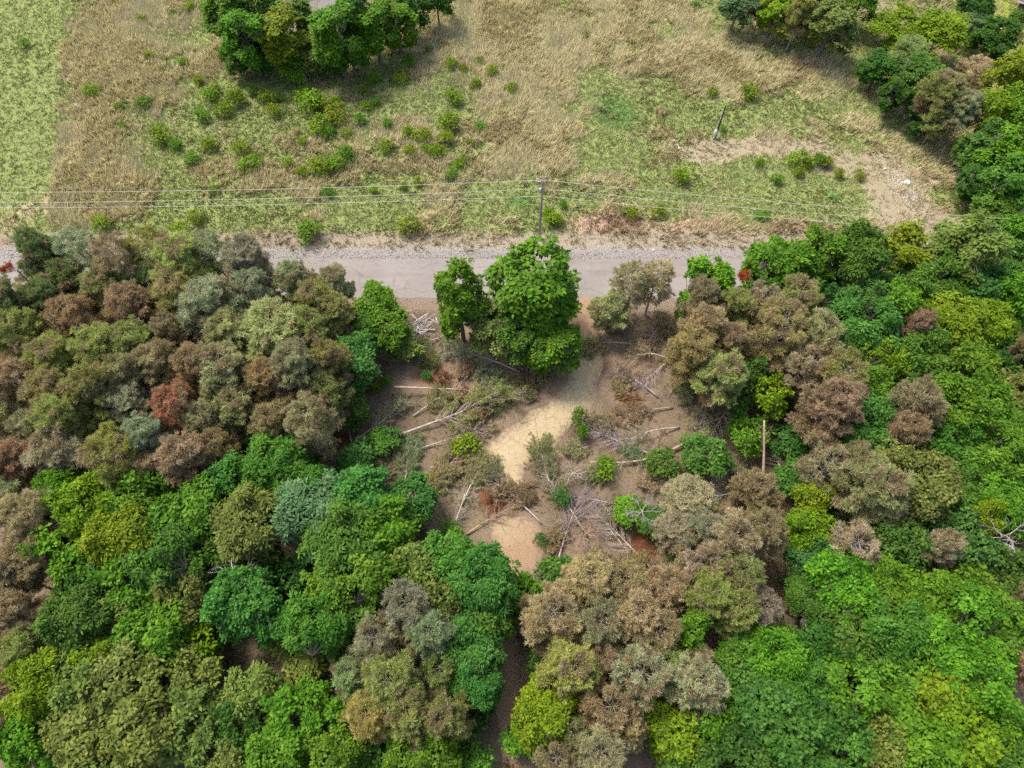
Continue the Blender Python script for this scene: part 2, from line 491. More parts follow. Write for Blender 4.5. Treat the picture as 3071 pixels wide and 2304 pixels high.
track('dirt_path', [(1755, 892, 26, 0), (1760, 930, 26, 0), (1768, 980, 28, .1), (1772, 1030, 34, .7), (1768, 1080, 44, 1), (1752, 1140, 48, 1), (1722, 1200, 52, 1), (1670, 1250, 54, 1), (1610, 1300, 62, 1), (1545, 1345, 72, 1), (1515, 1390, 66, 1), (1525, 1435, 48, 1), (1535, 1480, 30, .7)],
      'pale sandy path winding from the road into the clearing')
track('dirt_path', [(1495, 1560, 30, .7), (1520, 1590, 60, .6), (1555, 1630, 80, .12), (1555, 1680, 64, .1), (1525, 1725, 36, .3)], 'bare pinkish dirt patch below the sandy path')
track('dirt_path', [(1525, 1860, 45, 0), (1520, 1930, 40, .2), (1512, 2010, 40, .25), (1515, 2090, 42, 0), (1530, 2200, 30, 0), (1532, 2304, 26, .1)], 'reddish dirt track between the trees at bottom centre')

# ---- muddy pond beyond the upper left trees
n = N('muddy pond water', .25, .4); n.col(n.mix(n.rng(n.noise(.4, 3), .35, .65), (.21, .20, .165), (.25, .235, .20)))
mb = MB(); c0 = at(905, -60); a = np.linspace(0, 2 * math.pi, 40, endpoint=False)
r = 1 + .25 * (vnoise(np.cos(a) * 3 + 9, np.sin(a) * 3, 1, 2) - .5)
mb.add(np.c_[c0.x + 9.0 * r * np.cos(a), c0.y + 13 * r * np.sin(a), np.full(40, .22)]); mb.add([(c0.x, c0.y, .22)])
mb.t.append(np.array([(i, (i + 1) % 40, 40) for i in range(40)]))
o = link('pond', mb.mesh('pond', n.m)); o['kind'] = 'structure'; o['label'] = 'grey water behind the upper left tree clump'

# ---- tall grass: tapering blades swept by the wind
def grass(name, label, k, seed, keep, hgt, colfun, blades=6):
    rg = np.random.default_rng(seed)
    x = rg.uniform(-92, 92, k); y = rg.uniform(ROAD_Y1 + .3, 119, k)
    lim = np.abs(x) < 0.76 * np.sqrt(y * y * .0 + (CAM_H * CA + y * SA) ** 2) + 3
    x, y = x[lim], y[lim]
    c, tall, T, lawn = ground_colour(x, y)
    w = keep(tall, T, lawn)
    s = rg.random(len(x)) < w
    x, y, c, T, tall = x[s], y[s], c[s], T[s], tall[s]
    kk = len(x); B = blades
    swirl = (fbm(x, y, 7, 77) * 9 + fbm(x, y, 1.7, 78) * 3)
    ang = swirl[:, None] + rg.normal(0, .8, (kk, B))
    h = hgt(T, tall)[:, None] * rg.uniform(.55, 1.25, (kk, B))
    lean = rg.uniform(.15, .85, (kk, B))
    bx = x[:, None] + rg.normal(0, .14, (kk, B)); by = y[:, None] + rg.normal(0, .14, (kk, B))
    bz = ground_z(bx, by) - .02
    wd = rg.uniform(.03, .075, (kk, B))
    px, py = -np.sin(ang), np.cos(ang)
    V = np.empty((kk, B, 3, 3), np.float32)
    V[:, :, 0] = np.stack([bx - px * wd, by - py * wd, bz], -1)
    V[:, :, 1] = np.stack([bx + px * wd, by + py * wd, bz], -1)
    V[:, :, 2] = np.stack([bx + np.cos(ang) * h * lean, by + np.sin(ang) * h * lean, bz + h * np.sqrt(1 - lean ** 2 * .8)], -1)
    cc = colfun(c, T, rg)[:, None, :] * rg.uniform(.55, 1.5, (kk, B, 1)) * rg.uniform(.93, 1.07, (kk, B, 3))
    cc = np.repeat(np.clip(cc, .01, .85)[:, :, None, :], 3, 2)
    mb = MB(); nv = kk * B * 3
    mb.add(V.reshape(-1, 3), np.arange(nv).reshape(-1, 3), None, soil=cc.reshape(-1, 3))
    tag(link(name, mb.mesh(name, M['grass'])), label, 'grass', None, 'stuff')
n = N('grass blades', .8, .15); gc_ = n.attr('soil').outputs['Color']; n.col(gc_)
tr = n.new('BsdfTranslucent'); n.ln(gc_, tr.inputs['Color']); ms = n.new('MixShader'); ms.inputs[0].default_value = .25
n.ln(n.b.outputs[0], ms.inputs[1]); n.ln(tr.outputs[0], ms.inputs[2]); n.ln(ms.outputs[0], n.t.nodes['Material Output'].inputs['Surface'])
M['grass'] = n.m
grass('dry_grass', 'tall dry tan grass swept across the field', 190000, 21, lambda t, T, l: t * np.clip(T * 1.1 + .12, 0, 1),
      lambda T, t: .5 + .5 * T, lambda c, T, r: c * .55 + (C_TAN * 1.12) * .45, 5)
grass('green_grass', 'short green grass and weeds between the dry patches', 150000, 22, lambda t, T, l: np.clip(t + .0, 0, 1) * np.clip(1.1 - T, 0, 1),
      lambda T, t: .28 + .2 * T, lambda c, T, r: c * .7 + C_GRN * .3, 6)
# ------------------------------------------------------------------ tree prototypes (meshes shared by all copies)
def unit(v):
    v = np.asarray(v, float); return v / (np.linalg.norm(v, axis=-1, keepdims=True) + 1e-9)

def leaves(mb, P, Nn, D, L, Wd, vary, dead=0.0):
    """rhombic leaves, slightly folded; P base, Nn normal, D direction (all k x 3)"""
    k = len(P)
    Nn = unit(Nn); D = unit(D - Nn * (D * Nn).sum(-1, keepdims=True)); S = np.cross(Nn, D)
    L, Wd = np.asarray(L)[:, None], np.asarray(Wd)[:, None]
    V = np.empty((k, 4, 3))
    V[:, 0] = P
    V[:, 1] = P + D * L * .45 + S * Wd * .5 + Nn * Wd * .12
    V[:, 2] = P + D * L - Nn * L * .12
    V[:, 3] = P + D * L * .45 - S * Wd * .5 + Nn * Wd * .12
    mb.add(V.reshape(-1, 3), None, np.arange(4 * k).reshape(-1, 4), vary=np.repeat(np.clip(vary, 0, 1), 4), dead=np.repeat(np.broadcast_to(dead, (k,)), 4))

def broadleaf_proto(seed, R, Ht, sprays, per, L, asp, droop=0.4, low=-0.35, zc=.62, zr=.40):
    rg = np.random.default_rng(seed)
    tr, cr = MB(), MB()
    C = np.array((0, 0, Ht * zc)); S = np.array((R, R, Ht * zr))
    bumps = unit(rg.normal(0, 1, (9, 3)) + (0, 0, .5)); amp = rg.uniform(.1, .42, 9)
    def shell(dv, f=1.0):
        b = 1 + (amp * np.exp((dv @ bumps.T - 1) * 7)).sum(-1) - .16
        return C + dv * S * (b * f)[..., None]
    # trunk and limbs
    top = C + np.array((rg.normal(0, .1) * R, rg.normal(0, .1) * R, S[2] * .45))
    tp = np.array([(0, 0, -.15), (rg.normal(0, .06), rg.normal(0, .06), Ht * .2), (top[0] * .5, top[1] * .5, Ht * .45), top])
    r0 = .035 * Ht * .5 + .03
    tr.tube(tp, [r0 * 1.2, r0, r0 * .75, r0 * .25], 6)
    limbs = []
    for k in range(8):
        a = k * 2.4 + rg.normal(0, .3); dv = unit(np.array((math.cos(a), math.sin(a), rg.uniform(.0, .9))))
        s = tp[1] + (tp[3] - tp[1]) * rg.uniform(.15, .8)
        e = shell(dv[None], np.array([.78]))[0]
        pts = np.array([s, s + (e - s) * .5 + (0, 0, .1 * R), e]); limbs.append(pts)
        tr.tube(pts, [r0 * .45, r0 * .28, r0 * .1], 4)
    LP = np.concatenate([l + 0 for l in limbs] + [tp[2:]])
    # leaf sprays gathered on lobes, with stray shoots beyond the outline
    nl = 12 if R > 1.2 else 6
    ld = unit(np.stack([np.cos(np.arange(nl) * 2.4 + rg.normal(0, .35, nl)), np.sin(np.arange(nl) * 2.4 + rg.normal(0, .35, nl)), np.linspace(1.5, low * .9, nl) + rg.normal(0, .12, nl)], -1))
    lc = shell(ld, rg.uniform(.5, .68, nl)); lr = rg.uniform(.34, .56, nl)
    which = rg.integers(0, nl, sprays)
    dv = unit(rg.normal(0, 1, (sprays, 3)) + ld[which] * 1.1 + (0, 0, .35))
    f = rg.uniform(.72, 1.05, sprays); f = np.where(rg.random(sprays) < .12, f * 1.35, f)
    c = lc[which] + dv * S * (lr[which] * f)[:, None]
    c[:, 2] = np.maximum(c[:, 2], .12 * Ht)
    nrm = unit(dv * .7 + (0, 0, .55) + rg.normal(0, .3, (sprays, 3)))
    for k in range(sprays):
        j = np.argmin(((LP - c[k]) ** 2).sum(-1))
        tr.tube(np.array([LP[j], (LP[j] + c[k]) / 2 + (0, 0, .08), c[k]]), [r0 * .14, r0 * .09, .008], 3)
    m = sprays * per
    idx = np.repeat(np.arange(sprays), per)
    nn = nrm[idx]; t1 = unit(np.cross(nn, rg.normal(0, 1, (sprays, 3))[idx])); t2 = np.cross(nn, t1)
    rs = (R * (2.35 / math.sqrt(sprays)) * rg.uniform(.6, 1.35, sprays))[idx]
    u = rg.random(m) ** .55; ph = rg.uniform(0, 6.283, m)
    lob = 1 + .3 * np.sin(ph * 3 + rg.uniform(0, 6, sprays)[idx])
    rad = (t1 * np.cos(ph)[:, None] + t2 * np.sin(ph)[:, None])
    P = c[idx] + rad * (rs * u * lob)[:, None] - nn * (rs * u ** 2 * droop)[:, None] + rg.normal(0, .05, (m, 3)) - nn * (rg.random(m) ** 2 * .35 * rs)[:, None]
    D = rad + rg.normal(0, .5, (m, 3)) - np.array((0, 0, .35))
    NN = nn * .8 + rg.normal(0, .42, (m, 3)) + (0, 0, .25)
    v = .5 + rg.normal(0, .14, sprays)[idx] + rg.normal(0, .17, m)
    l = L * rg.uniform(.7, 1.3, m)
    leaves(cr, P, NN, D, l, l * asp, v)
    return tr.mesh('broadleaf_trunk', M['bark']), cr.mesh('broadleaf_crown', M['leaf'])

def tufts(mb, P, Ax, per, L, w, rg, spread=.95, v0=.5, dead=None):
    """bursts of needles: slender triangles fanning from P about axis Ax"""
    k = len(P)
    D = unit(unit(Ax)[:, None, :] + rg.normal(0, spread, (k, per, 3)))
    S = unit(np.cross(D, rg.normal(0, 1, (k, per, 3))))
    l = L * rg.uniform(.6, 1.2, (k, per, 1))
    V = np.empty((k, per, 3, 3))
    b = P[:, None, :] + rg.normal(0, .03, (k, per, 3))
    V[:, :, 0] = b - S * w * .3; V[:, :, 1] = b + S * w * .3 + D * l * .05; V[:, :, 2] = b + D * l
    V[:, :, 1] = b + S * w + D * l * .45
    vv = np.clip(v0 + rg.normal(0, .12, (k, 1)) + rg.normal(0, .14, (k, per)), 0, 1)
    dd = np.zeros((k, per)) if dead is None else np.broadcast_to(np.asarray(dead)[:, None], (k, per))
    mb.add(V.reshape(-1, 3), np.arange(k * per * 3).reshape(-1, 3), None, vary=np.repeat(vv.ravel(), 3), dead=np.repeat(dd.ravel(), 3))

def pine_proto(seed, R, Ht, whorls, bare_top=0.0, dead=0.15, dens=1.0, base=.38):
    rg = np.random.default_rng(seed)
    tr, cr = MB(), MB()
    bow = rg.normal(0, .25, 2)
    def tk(z): u = z / Ht; return np.array((bow[0] * u * u, bow[1] * u * u, z))
    zs = np.linspace(-.15, Ht, 8)
    tr.tube([tk(z) for z in zs], np.linspace(.17, .025, 8), 6)
    P, Ax, Dd, Vv = [], [], [], []
    for wi in range(whorls):
        u = (wi + .5) / whorls
        z = Ht * (base + (1 - base) * u ** .9) * .985
        nb = rg.integers(4, 6)
        a0 = rg.uniform(0, 6.28)
        prof = (1 - u) ** .55 * min(1, .55 + u * 1.6) + .14
        wd = rg.random() < dead
        for b in range(nb):
            a = a0 + b * 6.283 / nb + rg.normal(0, .22)
            ln_ = R * prof * rg.uniform(.7, 1.15)
            rise = rg.uniform(.05, .45) + .5 * u
            d0 = np.array((math.cos(a), math.sin(a), 0))
            s = tk(z + rg.normal(0, .12))
            t = np.linspace(0, 1, 5)[:, None]
            side = np.array((-d0[1], d0[0], 0)) * rg.normal(0, .18) * ln_
            pts = s + d0 * ln_ * t + np.array((0, 0, 1.0)) * (rise * ln_ * t ** 1.5 - .12 * ln_ * t * (1 - t)) + side * t ** 2
            tr.tube(pts, np.linspace(.045 * (1.15 - u) + .018, .012, 5), 3)
            low_dead = u < .3 and rg.random() < .6
            isb = rg.random() < bare_top and u > .3
            st0 = .62 if isb else .28
            ns = max(3, int((3 + 4.2 * ln_) * dens))
            for q in range(ns):
                tt = st0 + (1 - st0) * (q + rg.random()) / ns
                i0 = tt * 4; i1 = min(3, int(i0)); pb = pts[i1] + (pts[i1 + 1] - pts[i1]) * (i0 - i1)
                sd = 1 if q % 2 else -1
                tw = unit(d0 * .7 + np.array((-d0[1], d0[0], 0)) * sd * rg.uniform(.4, 1.1) + (0, 0, rg.uniform(.05, .6)))
                tl = rg.uniform(.3, .75) * (1.1 - .5 * tt)
                e = pb + tw * tl
                tr.tube(np.array([pb, e]), [.014, .007], 3)
                dv = 1.0 if (wd and rg.random() < .8) or rg.random() < .05 or low_dead else 0.0
                vv = rg.normal(.5, .12)
                for m in range(7):
                    o_ = unit(rg.normal(0, 1, 3) + tw * .5 + (0, 0, .9))
                    P.append(e + o_ * rg.uniform(.05, .3)); Ax.append(o_ + tw * .3); Dd.append(dv); Vv.append(vv)
            P.append(pts[-1]); Ax.append(d0 + np.array((0, 0, .7))); Dd.append(0.0); Vv.append(.55)
    P.append(tk(Ht)); Ax.append(np.array((0, 0, 1.0))); Dd.append(0); Vv.append(.55)
    tufts(cr, np.array(P), np.array(Ax), 11, .42, .05, rg, .6, np.array(Vv)[:, None], np.array(Dd))
    return tr.mesh('pine_trunk', M['pinebark']), cr.mesh('pine_crown', M['needle'])

def fallen_proto(seed, Ln, dens, twig=1.0, start=.3, r0=.13, arch=0.0):
    """a felled pine lying along +X: bare bole, then branches swept towards the tip and pressed flat"""
    rg = np.random.default_rng(seed)
    tr, cr = MB(), MB()
    def tk(u): return np.array((Ln * u, .025 * Ln * math.sin(u * 3 + seed), .28 + .35 * math.sin(u * math.pi) + arch * math.sin(u * math.pi) ** 2))
    us = np.linspace(0, 1, 10)
    tr.tube([tk(u) for u in us], np.linspace(r0, .02, 10), 6, True)
    P, Ax, Dd = [], [], []
    nb = int(5.0 * Ln * (1 - start))
    for b in range(nb):
        u = start + (1 - start) * ((b + rg.random()) / nb) ** .9
        w = (u - start) / (1 - start)
        ph = rg.uniform(-.5, math.pi + .5)
        fw = rg.uniform(.5, 1.0)
        ln_ = (.9 + 1.5 * math.sin(min(1, w * 1.3 + .12) * math.pi * .8)) * rg.uniform(.65, 1.2) * Ln / 10
        d0 = unit(np.array((fw, math.cos(ph), .55 * math.sin(ph))))
        s = tk(u); t = np.linspace(0, 1, 5)[:, None]
        pts = s + d0 * ln_ * t + np.array((.25 * ln_, 0, -.18 * ln_)) * t ** 2 + rg.normal(0, .05, 3) * t
        pts[:, 2] = np.maximum(pts[:, 2], .06)
        tr.tube(pts, np.linspace(.04, .012, 5), 3)
        ns = int((3 + 3 * ln_) * twig)
        for q in range(ns):
            tt = .22 + .78 * (q + rg.random()) / ns
            i0 = tt * 4; i1 = min(3, int(i0)); pb = pts[i1] + (pts[i1 + 1] - pts[i1]) * (i0 - i1)
            sd = 1 if q % 2 else -1
            tw = unit(d0 + np.array((.15, sd * rg.uniform(.3, .9), rg.uniform(-.2, .4))))
            e = pb + tw * rg.uniform(.35, .9); e[2] = max(.05, e[2])
            tr.tube(np.array([pb, e]), [.016, .006], 3)
            if rg.random() < dens:
                for m in range(3):
                    P.append(pb + (e - pb) * (1 - .28 * m)); Ax.append(tw + rg.normal(0, .3, 3)); Dd.append(1.0 if rg.random() < .12 else 0)
    if P: tufts(cr, np.array(P), np.array(Ax), 12, .36, .045, rg, .6, .5, np.array(Dd))
    return tr.mesh('fallen_trunk', M['wood']), (cr.mesh('fallen_needles', M['needle']) if P else None)

BL = {}
BL['s'] = [(1.5, 4.2, *broadleaf_proto(100 + k, 1.5, 4.2, 75, 32, .27, .62)) for k in range(3)]
BL['m'] = [(2.6, 8.2, *broadleaf_proto(110 + k, 2.6, 8.2, 190, 40, .31, .62)) for k in range(4)]
BL['l'] = [(3.7, 10.5, *broadleaf_proto(120 + k, 3.7, 10.5, 340, 44, .34, .62)) for k in range(4)]
BL['f'] = [(3.4, 10.0, *broadleaf_proto(130 + k, 3.4, 10.0, 320, 52, .40, .36, .6)) for k in range(3)]       # feathery
BL['t'] = [(2.6, 11.5, *broadleaf_proto(140 + k, 2.6, 11.5, 270, 42, .31, .62, .4, -.8, .56, .44)) for k in range(3)]   # tall, leafy to the ground
BL['b'] = [(.75, 1.3, *broadleaf_proto(150 + k, .75, 1.3, 16, 30, .2, .55, .3, -.3, .6, .45)) for k in range(4)]    # saplings
PN = {}
PN['p'] = [(2.7, 11.0, *pine_proto(200 + k, 2.7, 11.0, 11, .12, .14)) for k in range(4)]
PN['o'] = [(2.8, 11.0, *pine_proto(210 + k, 2.8, 11.0, 9, .75, .2, .9)) for k in range(4)]                       # bare branches showing
PN['s'] = [(2.5, 10.5, *pine_proto(220 + k, 2.5, 10.5, 8, .4, .15, .55)) for k in range(3)]                      # sparse
PN['d'] = [(2.5, 9.5, *pine_proto(230 + k, 2.5, 9.5, 8, .85, .3, .32)) for k in range(2)]                        # almost bare
FA = {'g': [(10.0, *fallen_proto(300 + k, 10.0, .9)) for k in range(3)],
      'h': [(10.0, *fallen_proto(310 + k, 10.0, .45, 1.1)) for k in range(3)],
      'x': [(10.0, *fallen_proto(320 + k, 10.0, 0.0, 1.5)) for k in range(3)],
      'a': [(10.0, *fallen_proto(330 + k, 10.0, .12, 1.2, .45, .15, .9)) for k in range(2)],
      'c': [(5.0, *fallen_proto(340 + k, 5.0, 1.0, 1.3, .05, .07)) for k in range(4)]}     # broken crowns

LEAFC = {'br': ((.120, .270, .020), 'bright green'), 'em': ((.080, .215, .038), 'emerald green'), 'yg': ((.190, .290, .016), 'yellow-green'),
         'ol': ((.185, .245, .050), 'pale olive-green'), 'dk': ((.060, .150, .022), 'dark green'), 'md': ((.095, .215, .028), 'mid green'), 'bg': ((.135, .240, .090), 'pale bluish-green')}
NEEDC = {'gg': ((.46, .50, .27), 'grey-green'), 'og': ((.40, .43, .155), 'olive-green'), 'bn': ((.47, .40, .215), 'brown'),
         'tn': ((.57, .50, .30), 'tan'), 'rd': ((.50, .33, .19), 'rusty red'), 'dg': ((.25, .33, .125), 'dark green'), 'yo': ((.50, .52, .19), 'yellowish-olive')}
WOODC = {'pale': (.58, .50, .41), 'grey': (.47, .43, .39), 'pink': (.50, .36, .28), 'dark': (.15, .13, .115), 'pine': (.46, .39, .31)}
rt = random.Random(7)

def jit(c, a=.1): return tuple(max(.008, v * rt.uniform(1 - a, 1 + a)) for v in c)

def broadleaf(px, py, rp, ck, label, cls=None, ht=None, group=None, name='broadleaf_tree', cat='tree'):
    h0 = ht or 9.0
    R = rp * dist(px, py, h0 * .7) / F * (1.1 if cls != 'b' else 1)
    if cls is None: cls = 'b' if R < 1.0 else 's' if R < 1.95 else 'm' if R < 3.2 else 'l'
    r0, hh, tm, cm = rt.choice(BL[cls])
    s = R / r0
    hz = (ht / hh) if ht else (s ** .5 if cls in 'mlft' else s) * rt.uniform(.94, 1.08)
    zc = hh * hz * (.72 if cls != 'b' else .5)
    p = at(px, py, zc); p.z = zg(p.x, p.y)
    t = thing(name, label, cat, p, rt.uniform(0, 6.28), group, (s, s, hz))
    link('trunk', tm, t); link('crown', cm, t, color=jit(LEAFC[ck][0], .12))
    return t

def pine(px, py, rp, ck, label, cls='p', ht=None, group=None, wood='pine'):
    h0 = ht or 11.0
    R = rp * dist(px, py, h0 * .72) / F
    r0, hh, tm, cm = rt.choice(PN[cls])
    s = R / r0 * 1.06; hz = (ht / hh) if ht else rt.uniform(.88, 1.08) * min(1.05, max(.75, s ** .5))
    p = at(px, py, hh * hz * .72); p.z = zg(p.x, p.y)
    t = thing('pine_tree', label, 'tree', p, rt.uniform(0, 6.28), group, (s, s, hz))
    link('trunk', tm, t, color=jit(WOODC[wood])); link('crown', cm, t, color=jit(NEEDC[ck][0], .12))
    return t

def fallen(bx, by, tx, ty, cls, ck, wood, label, z0=0.0, cat='fallen tree', name='fallen_pine'):
    a, b = at(bx, by, .3), at(tx, ty, .5)
    v = b - a; L = v.length
    l0, tm, cm = rt.choice(FA[cls])
    s = L / l0
    w = max(.75, min(1.25, s)) if cls != 'c' else max(.8, s)
    t = thing(name, label, cat, (a.x, a.y, zg(a.x, a.y) + z0), math.atan2(v.y, v.x), None, (s, w, w))
    link('trunk', tm, t, color=jit(WOODC[wood]))
    if cm: link('needles', cm, t, color=jit(NEEDC[ck][0], .12))
    return t
# ------------------------------------------------------------------ the trees, one by one
def BLS(rows, noun='broadleaf tree'):
    for r in rows:
        px, py, rp, ck, ph = r[:5]; kw = r[5] if len(r) > 5 else {}
        broadleaf(px, py, rp, ck, f'{LEAFC[ck][1]} {noun} {ph}', **kw)
def PNS(rows):
    for r in rows:
        px, py, rp, ck, ph = r[:5]; kw = r[5] if len(r) > 5 else {}
        pine(px, py, rp, ck, f'{NEEDC[ck][1]} pine {ph}', **kw)
T_ = dict(cls='t'); Fe = dict(cls='f'); Op = dict(cls='o'); Sp = dict(cls='s'); De = dict(cls='d', wood='grey')

# upper left clump round the pond
BLS([(672, 40, 62, 'br', 'forming the left end of the upper left clump', dict(cls='t', ht=10)),
     (735, 95, 66, 'br', 'at the lower left front of the upper left clump', dict(cls='t', ht=10)),
     (765, 10, 60, 'md', 'behind the left half of the upper left clump', dict(cls='m')),
     (835, 95, 70, 'yg', 'left of the dark gap in the upper left clump', dict(cls='t', ht=9)),
     (880, 30, 48, 'ol', 'just left of the grey pond', dict(cls='t', ht=8)),
     (1000, 85, 72, 'br', 'standing tallest just right of the grey pond', dict(cls='t', ht=11)),
     (1060, 40, 56, 'em', 'deep in the right half of the upper left clump', dict(cls='t', ht=10)),
     (1120, 70, 60, 'br', 'right of the tallest tree in the upper left clump', dict(cls='t', ht=9)),
     (1185, 55, 58, 'br', 'near the right end of the upper left clump', dict(cls='t', ht=8)),
     (1235, 25, 46, 'dk', 'forming the right end of the upper left clump', dict(cls='m', ht=7)),
     (1310, 2, 40, 'dk', 'cut by the top edge, right of the upper left clump', dict(cls='m', ht=6)),
     (1050, 150, 46, 'md', 'low at the lower right corner of the upper left clump', dict(cls='t', ht=6)),
     (700, 165, 34, 'md', 'low at the lower left foot of the upper left clump', dict(cls='t', ht=5)),
     (782, 175, 34, 'em', 'low below the dark gap in the upper left clump', dict(cls='t', ht=4.5))])
BLS([(880, 195, 42, 'br', 'at the lowest point of the upper left clump', dict(cls='s', ht=3.5)),
     (945, 165, 52, 'ol', 'below the grey pond in the upper left clump', dict(cls='s', ht=4.5)),
     (1000, 190, 36, 'md', 'right of the olive shrub below the grey pond', dict(cls='s', ht=3.5))], 'shrub')
# upper right trees
BLS([(2215, 18, 50, 'bg', 'leftmost of the trees along the top right edge', dict(cls='m', ht=6)),
     (2330, 28, 48, 'yg', 'second broadleaf from the left along the top right edge', dict(cls='t', ht=7)),
     (2430, 5, 56, 'md', 'behind the dark pine at the top right edge', dict(cls='t', ht=8)),
     (2505, 55, 66, 'ol', 'rounded, jutting lowest of the top right row into the field', dict(cls='t', ht=9)),
     (2580, 10, 46, 'br', 'at the right end of the top right row', dict(cls='m', ht=6)),
     (2700, 85, 70, 'yg', 'at the top left of the big mixed clump upper right', dict(cls='m', ht=5)),
     (2645, 190, 50, 'dk', 'on the left flank of the big mixed clump upper right', dict(cls='t', ht=6)),
     (2825, 100, 72, 'yg', 'brightest, at the top of the big mixed clump upper right', dict(cls='m', ht=7)),
     (2770, 215, 66, 'md', 'in the middle of the big mixed clump upper right', dict(cls='t', ht=8)),
     (2695, 275, 46, 'dk', 'low on the left flank of the clump above the rusty bough', dict(cls='t', ht=6)),
     (2770, 340, 40, 'dk', 'at the lower left tip of the clump above the rusty bough', dict(cls='t', ht=5)),
     (2925, 22, 44, 'dk', 'cut by the top edge left of the house', dict(cls='m', ht=6)),
     (2912, 75, 36, 'bg', 'pale and small, left of the dark tree on the lawn', dict(cls='m', ht=5)),
     (2985, 105, 56, 'dk', 'standing alone on the lawn below the house', dict(cls='t', ht=6)),
     (3052, 55, 22, 'md', 'beside the dark house corner', dict(cls='s', ht=3)),
     (3045, 235, 62, 'yg', 'upper one at the right edge beside the lawn', dict(cls='m', ht=9)),
     (2985, 330, 58, 'yg', 'leaning over the lawn right of the rusty bough', dict(cls='m', ht=8)),
     (3060, 345, 60, 'br', 'at the right edge below the lawn', dict(cls='m', ht=9)),
     (2975, 430, 66, 'md', 'right of the reddish bare soil', dict(cls='t', ht=8)),
     (3050, 450, 66, 'br', 'at the right edge level with the reddish soil', dict(cls='t', ht=10)),
     (2945, 530, 52, 'dk', 'overhanging the bare turnaround at right', dict(cls='t', ht=6)),
     (3030, 560, 72, 'md', 'at the right edge level with the white stones', dict(cls='t', ht=9)),
     (2985, 640, 60, 'md', 'where the wires enter the right-hand trees', dict(cls='t', ht=7)),
     (3062, 690, 56, 'br', 'at the right edge just above the road', dict(cls='t', ht=9)),
     (3050, 800, 60, 'md', 'at the right edge covering the end of the road', dict(cls='t', ht=9)),
     (3040, 900, 70, 'br', 'at the right edge just below the road', dict(cls='m'))])
PNS([(2290, 10, 36, 'bn', 'small, between broadleaves at the top right edge', dict(ht=6)),
     (2400, 45, 42, 'og', 'dark, left of the rounded tree at the top right edge', dict(ht=8)),
     (2725, 170, 56, 'og', 'in the left part of the big mixed clump upper right', dict(ht=7)),
     (2830, 290, 62, 'og', 'in the lower half of the big mixed clump upper right', dict(ht=9)),
     (2880, 335, 52, 'gg', 'just above the rusty bough at upper right', dict(ht=8)),
     (2815, 360, 44, 'og', 'at the very foot of the big mixed clump upper right', dict(ht=6)),
     (2925, 215, 52, 'tn', 'sparse and straw-like, beside the lawn at upper right', dict(cls='s', ht=5)),
     (2920, 440, 44, 'bn', 'thin and low beside the reddish bare soil', dict(cls='s', ht=5))])

